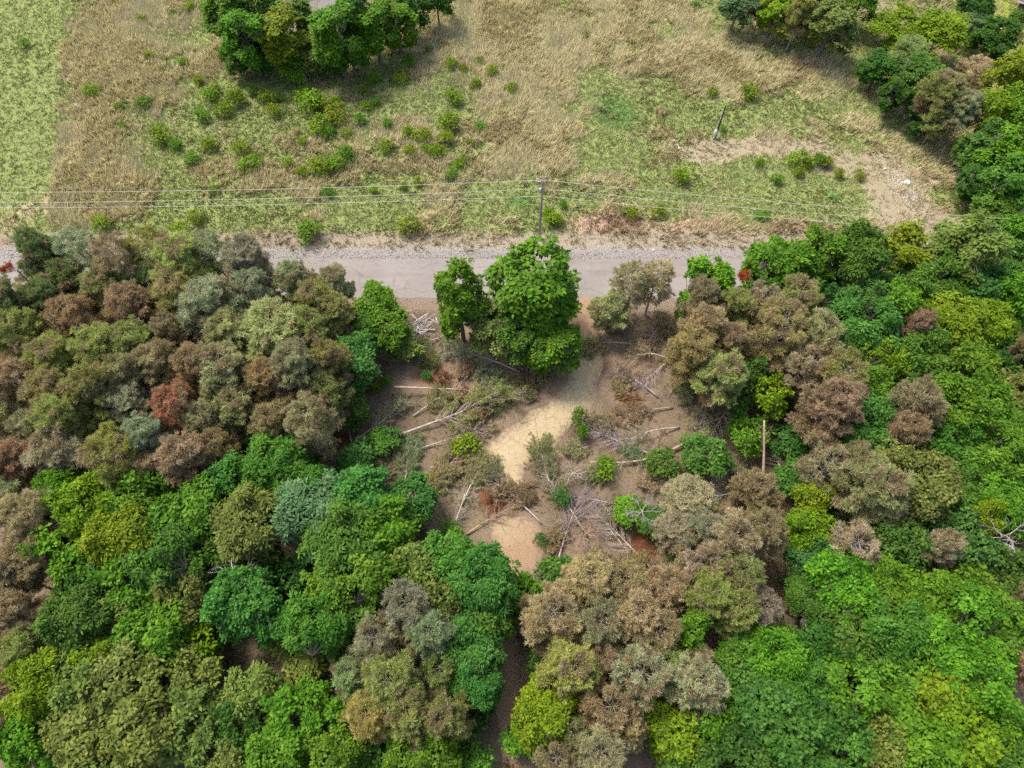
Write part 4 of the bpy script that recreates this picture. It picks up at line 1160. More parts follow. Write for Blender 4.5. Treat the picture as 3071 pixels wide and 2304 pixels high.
# ------------------------------------------------------------------ felled and broken pines in the clearing
def FLS(rows):
    for bx, by, tx, ty, cls, ck, wd, ph in rows: fallen(bx, by, tx, ty, cls, ck, wd, ph)
FLS([(1190, 1308, 1525, 1175, 'h', 'og', 'pale', 'long pale fallen pine ending in a grey bare crown, left clearing'),
     (1252, 1352, 1450, 1278, 'h', 'bn', 'grey', 'thinner fallen pine lying parallel below the long pale one'),
     (1235, 1243, 1345, 1178, 'g', 'og', 'pale', 'short fallen pine with olive needles above the long pale one'),
     (1062, 1322, 1215, 1205, 'h', 'tn', 'pale', 'straw coloured fallen pine pointing from red soil to the stump'),
     (1212, 1522, 1402, 1343, 'h', 'og', 'pink', 'fallen pine with a pink trunk and dark butt'),
     (1382, 1512, 1462, 1378, 'g', 'gg', 'pale', 'green-needled fallen pine touching the left end of the sand'),
     (1322, 1622, 1372, 1530, 'x', 'bn', 'pale', 'bare fallen trunk rising from the forked pair'),
     (1620, 1572, 1465, 1425, 'h', 'bn', 'pale', 'straight fallen pine crossing the lower end of the sandy path'),
     (1400, 1608, 1530, 1512, 'x', 'rd', 'pink', 'reddish bare fallen pine above the pink dirt patch'),
     (1745, 1592, 1625, 1400, 'h', 'bn', 'pale', 'long fallen pine with ribs right of the pink dirt patch'),
     (1652, 1500, 1622, 1325, 'g', 'og', 'grey', 'feather-shaped green fallen pine pointing up beside the sandy path'),
     (1672, 1702, 1742, 1478, 'x', 'bn', 'grey', 'grey bare branching fallen tree right of the pink dirt'),
     (1972, 1712, 1785, 1545, 'x', 'bn', 'pale', 'long bare fallen pine with dark butt near the red-brown streak'),
     (1892, 1655, 1775, 1530, 'x', 'bn', 'grey', 'second bare fallen pine just left of the dark-butted one'),
     (1985, 1378, 1745, 1270, 'x', 'bn', 'grey', 'bare fallen pine crossing under the curved pale trunk'),
     (1882, 1512, 1730, 1487, 'x', 'bn', 'grey', 'nearly level bare fallen pine in the lower clearing'),
     (2040, 1285, 1850, 1325, 'a', 'tn', 'pale', 'arched thin fallen pine just above the curved pale trunk'),
     (2020, 1225, 1835, 1250, 'h', 'rd', 'pink', 'rusty red dead fallen pine right of the path'),
     (2210, 1170, 2120, 1335, 'x', 'tn', 'pale', 'straw coloured fallen top with splayed boughs left of leafy snag'),
     (2140, 1170, 2090, 1300, 'h', 'tn', 'grey', 'tan fallen pine left of the splayed straw top'),
     (2262, 1405, 2195, 1270, 'x', 'gg', 'pale', 'bare fallen pole left of the pale snag, upper of two'),
     (2242, 1450, 2165, 1368, 'x', 'gg', 'pale', 'short bare fallen pole left of the pale snag, lower of two'),
     (2358, 1490, 2300, 1340, 'a', 'gg', 'pale', 'bent hooked fallen stem right of the pale snag'),
     (2225, 1480, 2060, 1487, 'x', 'bn', 'grey', 'level grey fallen pole below the two short poles'),
     (2220, 1475, 2140, 1420, 'x', 'bn', 'grey', 'short grey fallen pole slanting onto the level one'),
     (2160, 1495, 2100, 1440, 'x', 'tn', 'pale', 'short pale fallen pole left of the level grey one'),
     (1895, 1030, 1735, 1035, 'h', 'tn', 'pale', 'broom-shaped fallen pine lying across the path near the road'),
     (2020, 1085, 1880, 1060, 'a', 'tn', 'pale', 'arched bare fallen pine at the right rim of the clearing'),
     (2015, 1075, 1905, 1155, 'x', 'tn', 'pale', 'bare fallen pine fanning down from the arched one'),
     (2000, 960, 1920, 1060, 'h', 'tn', 'grey', 'tan fallen pine between path and arched bare pine'),
     (1975, 1190, 1850, 1110, 'h', 'tn', 'grey', 'tan fallen pine right of the path above the rusty one'),
     (1560, 1115, 1330, 1040, 'h', 'gg', 'pale', 'grey-green fallen pine along the foot of the roadside trees'),
     (1430, 1030, 1470, 1160, 'g', 'gg', 'pale', 'dense green fallen top below the roadside trees'),
     (1690, 1090, 1560, 1120, 'h', 'bn', 'grey', 'brown fallen pine left of the path under the largest tree'),
     (1330, 1000, 1240, 1060, 'h', 'og', 'pale', 'olive fallen top just below the brush pile'),
     (1210, 1500, 1235, 1325, 'g', 'gg', 'grey', 'upright-looking grey-green fallen pine with ribs below the parallel pair'),
     (1130, 1480, 1170, 1370, 'h', 'tn', 'grey', 'tan fallen top left of the ribbed grey-green one'),
     (2420, 1440, 2460, 1290, 'x', 'gg', 'grey', 'grey dead tangle standing out right of the pale snag'),
     (2240, 1140, 2285, 1085, 'x', 'gg', 'dark', 'dark leaning dead trunk above the vivid leafy snag'),
     (1060, 1330, 1035, 1240, 'x', 'gg', 'grey', 'thin bent grey stem beside the red soil'),
     (1110, 1395, 1170, 1350, 'x', 'gg', 'pale', 'small white bare bough at the left rim of the clearing')])
# broken tops and slash
CR = [(1530, 1160, 1440, 1190, 'bn', 'brown slash in the middle of the left clearing'), (1370, 1230, 1460, 1240, 'bn', 'brown slash right of the short olive fallen pine'),
      (1290, 1400, 1370, 1420, 'tn', 'tan slash below the parallel fallen pines'), (1150, 1440, 1110, 1360, 'og', 'olive slash at the left rim of the clearing'),
      (1660, 1100, 1600, 1150, 'bn', 'brown slash on the left bank of the path'), (1800, 1010, 1760, 1060, 'tn', 'tan slash against the broom-shaped fallen pine'),
      (1900, 950, 1840, 990, 'tn', 'tan slash below the small bushy pine'), (1960, 920, 2000, 1000, 'bn', 'brown slash below the see-through pines'),
      (2010, 1180, 2060, 1110, 'bn', 'brown slash right of the rusty fallen pine'), (1860, 1290, 1780, 1260, 'tn', 'tan slash right of the narrow shrubs'),
      (1840, 1440, 1760, 1420, 'gg', 'grey-green slash left of the round yellow shrub'), (1930, 1400, 1880, 1340, 'gg', 'grey-green slash under the curved trunk'),
      (2000, 1440, 1930, 1460, 'tn', 'tan slash below the curved trunk'), (1800, 1500, 1850, 1560, 'tn', 'tan slash among the bare poles'),
      (1700, 1560, 1650, 1640, 'bn', 'brown slash at the right rim of pink dirt'), (1580, 1480, 1500, 1470, 'bn', 'brown slash over the end of the sand'),
      (1760, 1640, 1820, 1690, 'tn', 'tan slash above the forked-bough pine'), (1860, 1690, 1930, 1680, 'bn', 'brown slash below the bare pair'),
      (2060, 1400, 2000, 1420, 'bn', 'brown slash between curved trunk and crossed poles'), (2180, 1540, 2110, 1520, 'tn', 'tan slash below the crossed poles'),
      (1770, 1340, 1700, 1360, 'tn', 'tan slash right of the green feather-shaped pine'), (1540, 1040, 1620, 1090, 'og', 'olive slash beneath the largest roadside tree'),
      (1330, 1090, 1270, 1080, 'og', 'olive slash between brush pile and snapped trunk'), (1450, 1090, 1380, 1120, 'bn', 'brown slash left of the dense green top'),
      (1620, 1200, 1570, 1160, 'bn', 'brown slash by the bend of the path'), (1900, 1190, 1840, 1160, 'tn', 'tan slash just above the rusty pine'),
      (2080, 1220, 2040, 1160, 'gg', 'grey-green slash right of the rusty pine'), (1500, 1450, 1470, 1400, 'gg', 'grey-green slash touching the sand from the left'),
      (1350, 1480, 1300, 1430, 'tn', 'tan slash beside the pink trunk'), (1560, 1440, 1590, 1500, 'bn', 'brown slash right of the sand end'),
      (1970, 1500, 2040, 1560, 'tn', 'tan slash right of the shrub under the bare tree'), (2160, 1420, 2230, 1380, 'gg', 'grey-green slash in the crossed poles')]
for bx, by, tx, ty, ck, ph in CR:
    fallen(bx, by, tx, ty, 'c', ck, rt.choice(['grey', 'pale', 'pine']), ph, 0.0, 'slash', 'broken_pine_top')
# ------------------------------------------------------------------ snapped stump, logs, snag, dead branches
def log(name, label, b, t, zb, zt, r0, r1, wood, bend=0.0, limbs=0, seed=1, cat='log'):
    a, c = at(*b, zb), at(*t, zt)
    g0 = zg(a.x, a.y)
    o = thing(name, label, cat, (a.x, a.y, g0))
    v = np.array(c - a); rg = np.random.default_rng(seed)
    u = np.linspace(0, 1, 9)[:, None]
    up = np.array((0, 0, 1.0)); sd = unit(np.cross(v, up))
    P = u * v + sd * bend * np.sin(u * math.pi) * np.linalg.norm(v) + up * zb
    m = MB(); m.tube(P, np.linspace(r0, r1, 9), 8, True)
    link('trunk', m.mesh('log', M['wood'], True), o, color=jit(WOODC[wood]))
    m = MB()
    m.tube(np.array([P[0] - unit(P[1] - P[0]) * .02, P[0] + unit(P[1] - P[0]) * .03]), [r0 * .93, r0 * .93], 8, True)
    link('cut_end', m.mesh('cut_end', M['wood']), o, color=(.62, .5, .36))
    if limbs:
        m = MB()
        for k in range(limbs):
            uu = rg.uniform(.45, 1.0); i = min(7, int(uu * 8)); s = P[i] + (P[i + 1] - P[i]) * (uu * 8 - i)
            dd = unit(unit(v) * .8 + sd * rg.choice((-1, 1)) * rg.uniform(.3, 1) + up * rg.uniform(-.2, .6))
            l = rg.uniform(.8, 2.2)
            e = s + dd * l; e[2] = max(e[2], .05)
            m.tube(np.array([s, (s + e) / 2 + rg.normal(0, .06, 3), e]), [.03, .02, .008], 3)
            for q in range(4):
                s2 = s + (e - s) * rg.uniform(.3, .95); e2 = s2 + unit(dd + rg.normal(0, .5, 3)) * rg.uniform(.3, .8); e2[2] = max(e2[2], .04)
                m.tube(np.array([s2, e2]), [.014, .006], 3)
        link('branches', m.mesh('log_branches', M['wood']), o, color=jit(WOODC[wood]))
    return o
log('curved_fallen_tree', 'smooth curved pale trunk with sawn end in the right clearing', (2058, 1328), (1770, 1385), .5, .6, .16, .05, 'pink', -.09, 14, 3, 'fallen tree')
log('snapped_trunk', 'level snapped pale trunk resting on a stump, left clearing', (1183, 1160), (1395, 1168), 1.5, .4, .13, .05, 'pale', .0, 8, 4, 'fallen tree')
log('tree_stump', 'short dark broken stump under the level snapped trunk', (1180, 1183), (1181, 1180), 0.0, 1.45, .16, .13, 'dark', 0, 0, 5, 'stump')
log('fallen_log', 'thick grey weathered log at the left rim of clearing', (1047, 1165), (1140, 1093), .2, .5, .22, .12, 'grey', .03, 4, 6)
log('standing_snag', 'pale broken snag standing below a vivid leafy crown', (2284, 1500), (2291, 1262), .2, 5.5, .17, .10, 'pink', .01, 5, 8, 'dead tree')
log('forked_trunk', 'pale forked trunk leaning out of the shrubs, left of pink dirt', (1330, 1640), (1395, 1480), .2, 1.4, .12, .04, 'pale', .03, 8, 9, 'fallen tree')

def dead_tree(name, label, px, py, z, seed, spread, wood, lean=(0, 0), nb=9):
    rg = np.random.default_rng(seed); p = at(px, py, z); p.z = zg(p.x, p.y)
    o = thing(name, label, 'dead tree', p)
    m = MB(); top = np.array((lean[0], lean[1], z))
    m.tube(np.array([(0, 0, -.1), top * .5, top]), [.14, .11, .06], 6)
    link('trunk', m.mesh('dead_trunk', M['wood']), o, color=jit(WOODC[wood]))
    m = MB()
    def grow(s, d, l, r, lev):
        e = s + d * l; mid = (s + e) / 2 + rg.normal(0, .07 * l, 3)
        m.tube(np.array([s, mid, e]), [r, r * .75, r * .45], 4 if lev < 2 else 3)
        if lev < 3:
            for k in range(rg.integers(3, 5)):
                grow(s + (e - s) * rg.uniform(.4, 1), unit(d + rg.normal(0, .5, 3)), l * rg.uniform(.45, .75), r * .5, lev + 1)
    for k in range(nb):
        a = k * 6.283 / nb + rg.normal(0, .3)
        grow(top * rg.uniform(.75, 1), unit(np.array((math.cos(a), math.sin(a), rg.uniform(.1, .9)))), spread * rg.uniform(.6, 1), .045, 0)
    link('branches', m.mesh('dead_branches', M['wood']), o, color=jit(WOODC[wood]))
dead_tree('dead_tree', 'white leafless tree top among the lower left leafy trees', 690, 1725, 8.6, 41, 1.7, 'pale', (.3, .3))
dead_tree('dead_tree', 'small leafless grey twigs below the white tree top', 660, 1850, 6.5, 42, 1.1, 'grey', (.2, .2), 6)
dead_tree('dead_tree', 'bent white leafless boughs at the right edge', 3015, 1605, 9.5, 43, 1.5, 'pale', (.4, .1), 7)
dead_tree('dead_tree', 'leafless twigs in the dark gap of lower right mass', 2425, 1905, 6.5, 44, 1.3, 'grey', (.2, .1), 6)
dead_tree('dead_tree', 'grey leafless tree standing over shrubs in the lower clearing', 1925, 1540, 3.2, 45, 1.5, 'grey', (.1, .3), 9)
dead_tree('dead_tree', 'white bent leafless boughs under the big domed pine', 850, 1092, 7.5, 46, 1.5, 'pale', (-.4, .2), 7)
dead_tree('dead_tree', 'pale leafless boughs under the fern-like crowns, upper right', 2800, 1010, 7.5, 47, 1.3, 'grey', (.3, .2), 7)
dead_tree('dead_tree', 'leafless pale bush in the lower clearing near round yellow shrub', 1720, 1420, 1.2, 48, 1.3, 'pale', (0, 0), 9)
dead_tree('dead_tree', 'leafless pink-grey bush right of the ribbed long fallen pine', 1760, 1600, 1.0, 49, 1.4, 'pink', (0, 0), 9)
dead_tree('dead_tree', 'thin leafless tree leaning over the road, far left', 60, 815, 9.0, 50, 1.6, 'dark', (-.6, .4), 6)
dead_tree('dead_tree', 'dark forked bare trunks below the see-through roadside pine', 670, 850, 6.0, 51, 1.9, 'dark', (.3, .3), 7)

def bough(label, px, py, rp, z, seed, col=(.36, .105, .035)):
    rg = np.random.default_rng(seed); p = at(px, py, z); R = rp * dist(px, py, z) / F
    g0 = zg(p.x, p.y)
    o = thing('dead_bough', label, 'branch', (p.x, p.y, max(z, g0)))
    m, c = MB(), MB(); P, Ax = [], []
    for k in range(12):
        d_ = unit(rg.normal(0, 1, 3) * (1, 1, .35)); e = d_ * R * rg.uniform(.6, 1.1); e[2] = abs(e[2])
        m.tube(np.array([(0, 0, .05), e * .5 + (0, 0, .08), e]), [.03, .02, .008], 3)
        for q in range(7): P.append(e * rg.uniform(.3, 1.05) + rg.normal(0, .12, 3)); Ax.append(d_ + rg.normal(0, .3, 3))
    tufts(c, np.array(P), np.array(Ax), 12, .36, .035, rg)
    link('branches', m.mesh('bough_branches', M['wood']), o, color=WOODC['pine']); link('needles', c.mesh('bough_needles', M['needle']), o, color=jit(col))
bough('orange-brown dead bough in the left pines, near white bent boughs', 828, 1172, 26, 4.0, 61)
bough('rusty red dead bough at the foot of the upper right clump', 2848, 380, 30, 2.0, 62)
bough('small red bough at the far left over the road', 22, 805, 18, 7.5, 63)
bough('small orange bough at the pine tops left of the road', 715, 892, 22, 5.0, 64)
bough('orange slash pile right of the path', 1895, 1195, 30, .2, 65, (.42, .20, .09))
bough('rusty slash beside the red soil, left clearing', 1330, 1135, 34, .2, 66, (.30, .13, .06))
bough('rusty slash at the crown of the level snapped trunk', 1385, 1185, 28, .2, 67, (.33, .14, .06))
bough('red bough end in the brown pines, right of centre', 2278, 1615, 14, 6.0, 68, (.5, .10, .03))
bough('red bough tip in the roadside pine near tall leaf crowns', 2233, 827, 12, 9.0, 69, (.5, .12, .05))
bough('rusty slash above the pink dirt patch', 1490, 1500, 34, .2, 70, (.30, .13, .08))

# ------------------------------------------------------------------ brush pile of bleached branches
rg = np.random.default_rng(77)
pc = at(1262, 985); pz = zg(pc.x, pc.y)
bp = thing('brush_pile', 'heap of bleached white branches beside the road', 'brush pile', (pc.x, pc.y, pz))
for k in range(70):
    a = rg.normal(0, .7) + (math.pi if rg.random() < .5 else 0); l = rg.uniform(.7, 2.6)
    c0 = rg.normal(0, 1, 3) * (.95, .75, 0) + (0, 0, abs(rg.normal(.3, .28)))
    dv = np.array((math.cos(a), math.sin(a), rg.normal(0, .25))) * l / 2
    P = np.array([c0 - dv, c0 + rg.normal(0, .08, 3), c0 + dv]); P[:, 2] = np.maximum(P[:, 2], .04)
    r = rg.uniform(.025, .075)
    m = MB(); m.tube(P, [r, r * .85, r * .6], 5, True)
    w = rg.uniform(.5, .82)
    link('branch', m.mesh('branch', M['wood'], True), bp, color=(w, w * .94, w * .88) if k % 5 else (.42, .34, .28))

# ------------------------------------------------------------------ utility pole, its wires, the service pole
def z_at(px, py, x, y):
    """height of the point above ground spot (x, y) that shows at row py"""
    d_ = at(px, py, 0) - Vector((0, 0, CAM_H)); t = y / d_.y
    return CAM_H + d_.z * t
p0 = at(1618, 712); HP = z_at(1627, 537, p0.x, p0.y)
po = thing('utility_pole', 'weathered wooden utility pole at the field edge above the road', 'utility pole', (p0.x, p0.y, zg(p0.x, p0.y)))
m = MB(); m.tube(np.array([(0, 0, -.3), (.02, 0, HP * .5), (.0, 0, HP)]), [.17, .145, .11], 10, True)
link('post', m.mesh('pole_post', M['wood'], True), po, color=(.34, .31, .28))
m = MB(); m.box((-.15, 0, HP - .12), (1.1, .09, .11)); link('crossarm', m.mesh('pole_crossarm', M['wood']), po, color=(.62, .60, .58))
for xx in (-.62, -.2, .3):
    m = MB(); m.tube(np.array([(xx, 0, HP - .06), (xx, 0, HP + .04), (xx, 0, HP + .05), (xx, 0, HP + .17)]), [.03, .03, .07, .04], 8, True)
    link('insulator', m.mesh('pole_insulator', M['metal'], True), po, color=(.75, .75, .78))
m = MB(); m.tube(np.array([(-.2, .0, HP - 1.9), (-.2, .0, HP - 1.2)]), [.13, .13], 10, True); link('bracket', m.mesh('pole_bracket', M['metal'], True), po, color=(.55, .56, .58))
m = MB(); m.tube(np.array([(-.16, .05, .3), (-.13, .05, HP * .6)]), [.025, .025], 5); link('conduit', m.mesh('pole_conduit', M['metal']), po, color=(.6, .58, .55))
for k, (py0, nm, pl, pr) in enumerate([(540, 'top', (-200, 577), (3300, 672)), (566, 'middle', (-200, 609), (3300, 697)), (588, 'lowest', (-200, 623), (3300, 720))]):
    zt = z_at(1622, py0, p0.x, p0.y)
    for side, (ex, ey), zs in (('left', pl, zt - 2.4), ('right', pr, zt - 2.3)):
        e = at(ex, ey, zs); s = Vector((p0.x, p0.y, zt))
        u = np.linspace(0, 1, 40)[:, None]
        P = np.array(s) + (np.array(e) - np.array(s)) * u
        P[:, 2] = zt + (zs - zt) * (1 - (1 - u[:, 0]) ** 2)
        ext = P[-1] + (P[-1] - P[-2]) * np.array((14, 14, 0))
        P = np.vstack([P, ext])
        m = MB(); m.tube(P - np.array(s), .02, 5)
        w = link('power_line', m.mesh('power_line', M['metal']), loc=s, color=(.70, .70, .66))
        tag(w, f'{nm} wire running {side} from the utility pole', 'wire', 'wires of the utility pole')
p1 = at(2145, 414); HS = z_at(2178, 318, p1.x, p1.y)
so = thing('service_pole', 'dark service pole with white meter box in the field', 'utility pole', (p1.x, p1.y, zg(p1.x, p1.y)))
m = MB(); m.tube(np.array([(0, 0, -.2), (0, 0, HS)]), [.13, .10], 8, True); link('post', m.mesh('service_post', M['wood'], True), so, color=(.075, .07, .068))
m = MB(); m.box((-.22, -.1, .95), (.34, .22, 1.1)); link('meter_box', m.mesh('meter_box', M['metal']), so, color=(.85, .85, .88))
m = MB(); m.tube(np.array([(-.2, -.08, 1.45), (-.16, -.06, HS * .62), (-.13, -.04, HS * .8), (-.3, -.04, HS * .84)]), .035, 6, True); link('conduit', m.mesh('service_conduit', M['metal']), so, color=(.7, .7, .72))
m = MB(); m.box((-.2, -.12, .18), (.26, .2, .25), .3); link('outlet_box', m.mesh('outlet_box', M['metal']), so, color=(.8, .8, .82))
# white bent pipe, board, stones
pp = [at(a, b, .12) for a, b in ((2023, 430), (2028, 429), (2034, 437), (2037, 446), (2040, 441))]
m = MB(); base = np.array(pp[0]); m.tube(np.array([np.array(q) - base for q in pp]), .09, 8, True)
o = link('bent_pipe', m.mesh('bent_pipe', M['metal'], True), loc=(base[0], base[1], zg(base[0], base[1]) + .1), color=(.85, .84, .88))
tag(o, 'white bent pipe lying at the left end of bare strip', 'pipe')
a, b = at(2742, 638, .08), at(2753, 648, .08)
m = MB(); m.tube(np.array([(0, 0, 0), tuple(b - a)]), [.08, .07], 6, True)
tag(link('board', m.mesh('board', M['wood']), loc=(a.x, a.y, zg(a.x, a.y) + .08), color=(.72, .62, .45)), 'short pale board on the turnaround below the white stones', 'board')
def rock(label, px, py, s, col, seed):
    rg = np.random.default_rng(seed); p = at(px, py); m = MB()
    th, ph = np.meshgrid(np.linspace(0, 2 * math.pi, 9)[:-1], np.linspace(.05, math.pi - .05, 6))
    v = np.stack([np.cos(th) * np.sin(ph), np.sin(th) * np.sin(ph), np.cos(ph) * .7], -1) * rg.uniform(.8, 1.2, th.shape)[..., None] * s
    q = [(i * 8 + k, i * 8 + (k + 1) % 8, (i + 1) * 8 + (k + 1) % 8, (i + 1) * 8 + k) for i in range(5) for k in range(8)]
    m.add(v.reshape(-1, 3), None, np.array(q)[:, ::-1])
    tag(link('rock', m.mesh('rock', M['wood']), loc=(p.x, p.y, zg(p.x, p.y) + s * .3), color=col), label, 'rock')
rock('small white rock on the shoulder right of the utility pole', 1960, 750, .17, (.78, .72, .64), 1)
rock('big white rock at the top of the white stones', 2719, 550, .45, (.80, .77, .74), 2)
rock('white rock left of the biggest one on the turnaround', 2652, 508, .25, (.72, .68, .6), 3)

# ------------------------------------------------------------------ house corner, upper right
hp = at(3052, 2, 2.6)
hs = thing('house', 'pinkish-roofed house corner, wall coloured as eave shadow, at the top right', 'house', (hp.x, hp.y, 0), math.radians(-38))
def part(name, mk, col, parent, mat='wood'):
    m = MB(); mk(m); return link(name, m.mesh(name, M[mat]), parent, color=col)
part('wall', lambda m: m.box((5.4, 4.2, 1.3), (9.8, 7.4, 2.6)), (.10, .09, .085), hs)  # near-black wall colour stands in for the shadow below the eave
def gable(m):
    L, Wd, z0, z1 = 11.0, 8.4, 2.62, 4.6
    v = [(0, 0, z0), (L, 0, z0), (L, Wd, z0), (0, Wd, z0), (0, Wd / 2, z1), (L, Wd / 2, z1)]
    m.add(v, [(0, 4, 3), (1, 2, 5)], [(0, 1, 5, 4), (2, 3, 4, 5), (0, 3, 2, 1)])
rf = part('roof', gable, (.62, .42, .36), hs)
part('fascia', lambda m: (m.box((5.5, -.03, 2.52), (11.06, .06, .2)), m.box((-.03, 4.2, 2.52), (.06, 8.4, .2))), (.55, .55, .60), rf, 'metal')
w_ = part('window', lambda m: m.box((3.4, .48, 1.5), (1.2, .08, 1.1)), (.7, .7, .7), hs, 'metal')
part('pane', lambda m: m.box((3.4, .43, 1.5), (1.0, .04, .9)), (.05, .06, .07), w_, 'metal')
d_ = part('door', lambda m: m.box((6.0, .48, 1.0), (1.0, .08, 2.0)), (.5, .48, .45), hs, 'metal')
part('handle', lambda m: m.box((6.36, .42, 1.0), (.05, .06, .14)), (.3, .3, .3), d_, 'metal')
q_ = at(3071, 78)
m = MB(); m.box((0, 0, .3), (.9, .5, .06)); m.box((-.38, 0, .14), (.08, .5, .28)); m.box((.38, 0, .14), (.08, .5, .28))
tag(link('garden_bench', m.mesh('garden_bench', M['metal']), loc=(q_.x, q_.y, zg(q_.x, q_.y)), rot=(0, 0, .4), color=(.8, .8, .82)), 'small white bench at the right edge below the house', 'bench')

# ------------------------------------------------------------------ saplings dotted over the field
SAP = {'in the rough grass left of the mown line': [(72, 132, 14)],
       'scattered in the tan grass of the far left field': [(275, 272, 18), (428, 310, 18), (358, 322, 12), (445, 165, 12), (568, 20, 14), (426, 55, 12), (552, 185, 14), (368, 378, 10)],
       'in the grass below the upper left clump': [(630, 290, 22), (700, 295, 26), (640, 270, 16), (668, 168, 12), (598, 242, 14), (800, 295, 20), (838, 295, 12), (604, 345, 18), (668, 333, 20), (822, 335, 18), (925, 310, 32), (955, 315, 24), (912, 275, 16), (1010, 345, 26), (962, 375, 26), (985, 395, 16), (1002, 305, 16), (760, 275, 14)],
       'in the green grass of the left field': [(480, 405, 26), (526, 435, 16), (625, 430, 20), (724, 448, 22), (742, 495, 22), (770, 478, 14), (960, 500, 26), (1000, 497, 22), (860, 488, 14), (905, 422, 12), (575, 478, 18), (640, 568, 12), (590, 650, 18), (535, 690, 24), (300, 670, 22), (985, 575, 14), (905, 515, 12)],
       'in the grass right of the upper left clump': [(1228, 185, 18), (1205, 230, 18), (1122, 238, 16), (1092, 275, 14), (1352, 190, 16), (1388, 202, 10), (1285, 148, 10), (1350, 42, 10), (1440, 180, 10), (1475, 215, 16), (1425, 250, 14), (1360, 292, 22), (1440, 378, 12), (1125, 305, 12), (1098, 320, 14), (1535, 265, 12), (1757, 103, 10)],
       'in the weedy grass left of the utility pole': [(1350, 365, 26), (1080, 362, 16), (1165, 370, 14), (1225, 400, 18), (1265, 405, 20), (1335, 415, 18), (1040, 400, 14), (1160, 440, 18), (1230, 450, 14), (1275, 445, 12), (1312, 455, 20), (1410, 425, 10), (1035, 465, 22), (1390, 480, 14), (1368, 495, 14), (1255, 547, 12), (1355, 525, 16), (1120, 570, 10), (1225, 675, 24), (925, 695, 28), (1210, 560, 10)],
       'at the foot of the utility pole': [(1652, 655, 20), (1688, 612, 12), (1640, 640, 14), (1668, 660, 16)],
       'in the right field above the bare strip': [(2247, 275, 22), (2140, 275, 14), (2085, 15, 12), (2168, 385, 8)],
       'in the green grass below the bare strip': [(2045, 525, 22), (2395, 480, 24), (2458, 485, 20), (2485, 488, 16), (2275, 488, 12), (2420, 490, 14), (2515, 520, 14), (2285, 650, 16), (2400, 520, 14), (2330, 540, 14), (1890, 640, 18), (1975, 630, 18), (2580, 525, 14)]}
for ph, lst in SAP.items():
    for (px, py, rp) in lst:
        ck = rt.choice(['yg', 'yg', 'br', 'ol']); sz = 'bushy yellow-green' if rp >= 20 else 'tiny yellow-green' if rp <= 12 else 'small yellow-green'
        broadleaf(px, py, rp * 1.15, 'yg' if ck == 'ol' else ck, f'{sz} sapling {ph}', cls='b', ht=max(.7, rp * .075), group=f'{sz} saplings {ph}', name='sapling', cat='sapling')

# ------------------------------------------------------------------ forest floor: undergrowth, slash needles, twigs
rg = np.random.default_rng(91)
k = 5200
x = rg.uniform(-80, 80, k); y = rg.uniform(-6, ROAD_Y0 - 2.5, k)
dirt = blobs(DIRT, x, y) + 1.5 * blobs([(1700, 1220, 110, 80), (1540, 1380, 110, 90), (1760, 1050, 60, 120), (1530, 1450, 60, 60), (1550, 1640, 110, 110)], x, y)
clr = blobs([(1600, 1250, 560, 330, 1.2), (1900, 1650, 300, 200, .6)], x, y)
keep = (fbm(x, y, 5, 40) > .44) & (dirt < .35) & (rg.random(k) > np.clip(clr, 0, .93))
x, y = x[keep], y[keep]; kk = len(x)
per = 26; idx = np.repeat(np.arange(kk), per); m_ = kk * per
P = np.stack([x, y, ground_z(x, y)], -1)[idx] + rg.normal(0, 1, (m_, 3)) * (.42, .42, 0) + np.stack([0 * idx, 0 * idx, rg.random(m_) * .9], -1)
mb = MB(); l = rg.uniform(.14, .3, m_)
leaves(mb, P, rg.normal(0, .45, (m_, 3)) + (0, 0, 1), rg.normal(0, 1, (m_, 3)), l, l * .55, .5 + rg.normal(0, .15, kk)[idx] + rg.normal(0, .15, m_), (rg.random(kk) < .45).astype(float)[idx])
o = link('undergrowth', mb.mesh('undergrowth', M['leaf']), color=(.07, .13, .03)); tag(o, 'low leafy undergrowth on the forest floor', 'undergrowth', None, 'stuff')
k = 16000
x = rg.uniform(-50, 60, k); y = rg.uniform(6, ROAD_Y0 - 1.2, k)
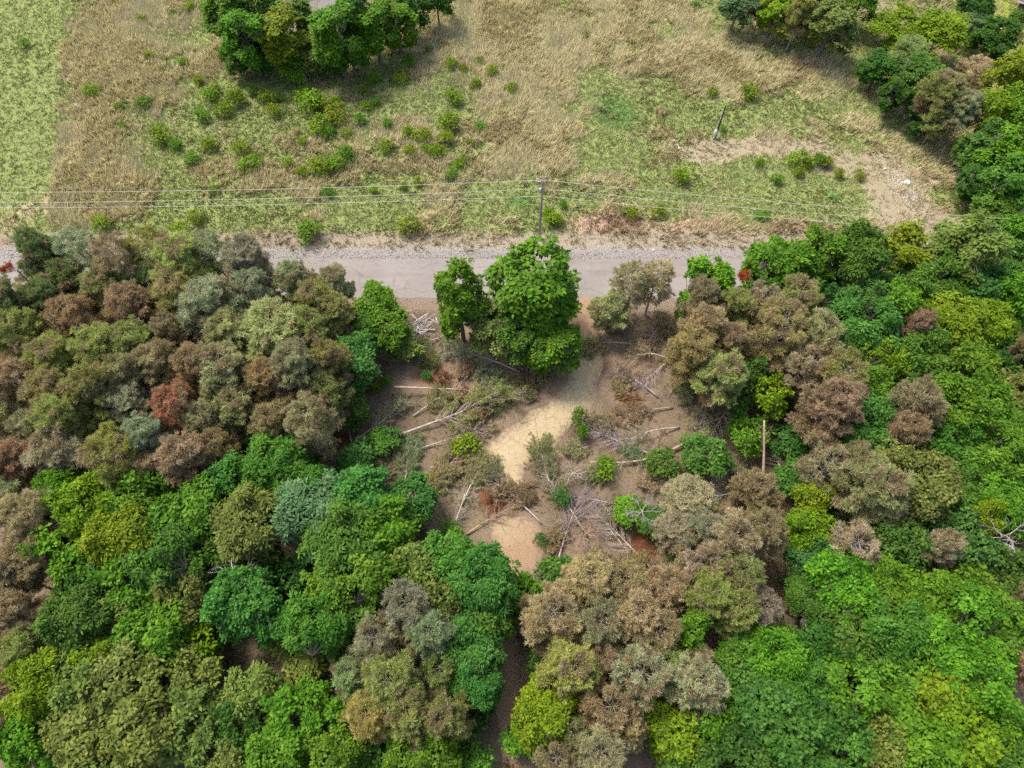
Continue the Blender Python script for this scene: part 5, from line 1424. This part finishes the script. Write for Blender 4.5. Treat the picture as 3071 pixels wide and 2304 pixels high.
dirt = blobs(DIRT, x, y) * .6 + 1.4 * blobs([(1700, 1220, 110, 80), (1540, 1380, 110, 90), (1765, 1050, 55, 120), (1530, 1450, 60, 60), (1560, 1640, 110, 90)], x, y)
clr = blobs([(1600, 1200, 560, 300, 1.2), (1850, 1550, 350, 250, 1.0), (1950, 1000, 200, 200, .7)], x, y)
keep = (rg.random(k) < clr * 1.1) & (dirt < .4) & (fbm(x, y, 3, 60) > .34)
x, y = x[keep], y[keep]; kk = len(x)
P = np.stack([x, y, ground_z(x, y) + rg.random(kk) ** 2 * .55], -1)
mb = MB(); tufts(mb, P, rg.normal(0, 1, (kk, 3)) + (0, 0, .5), 11, .4, .03, rg, .7, .5, (fbm(x, y, 4, 61) > .46).astype(float))
o = link('pine_slash', mb.mesh('pine_slash', M['needle']), color=(.40, .36, .19)); tag(o, 'brown and olive pine needles strewn over the clearing', 'slash', None, 'stuff')
k = 5200
x = rg.uniform(-48, 58, k); y = rg.uniform(6, ROAD_Y0 - .8, k)
clr = blobs([(1600, 1200, 560, 300, 1.2), (1850, 1550, 350, 280, 1.0), (1950, 1000, 200, 200, .7)], x, y)
dirt = 1.3 * blobs([(1700, 1220, 80, 60), (1540, 1380, 90, 70), (1765, 1050, 45, 120), (1560, 1640, 90, 70)], x, y)
keep = (rg.random(k) < clr) & (rg.random(k) > dirt); x, y = x[keep], y[keep]
mb = MB()
a0 = fbm(x, y, 8, 62) * 12
for i in range(len(x)):
    a = a0[i] + rg.normal(0, .6); l = rg.uniform(.4, 1.7); z = zg(x[i], y[i]) + .03 + rg.random() ** 2 * .35
    s = np.array((x[i], y[i], z)); e = s + np.array((math.cos(a), math.sin(a), rg.normal(0, .12))) * l
    w = rg.uniform(.22, .62); mb.tube(np.array([s, (s + e) / 2 + rg.normal(0, .05, 3), e]), [.018, .014, .006], 3, soil=np.array([[w, w * .83, w * .68]]).repeat(9, 0))
n = N('bleached twigs', .9, .1); n.col(n.attr('soil').outputs['Color'])
o = link('fallen_twigs', mb.mesh('fallen_twigs', n.m)); tag(o, 'pale twigs littering the clearing', 'twigs', None, 'stuff')
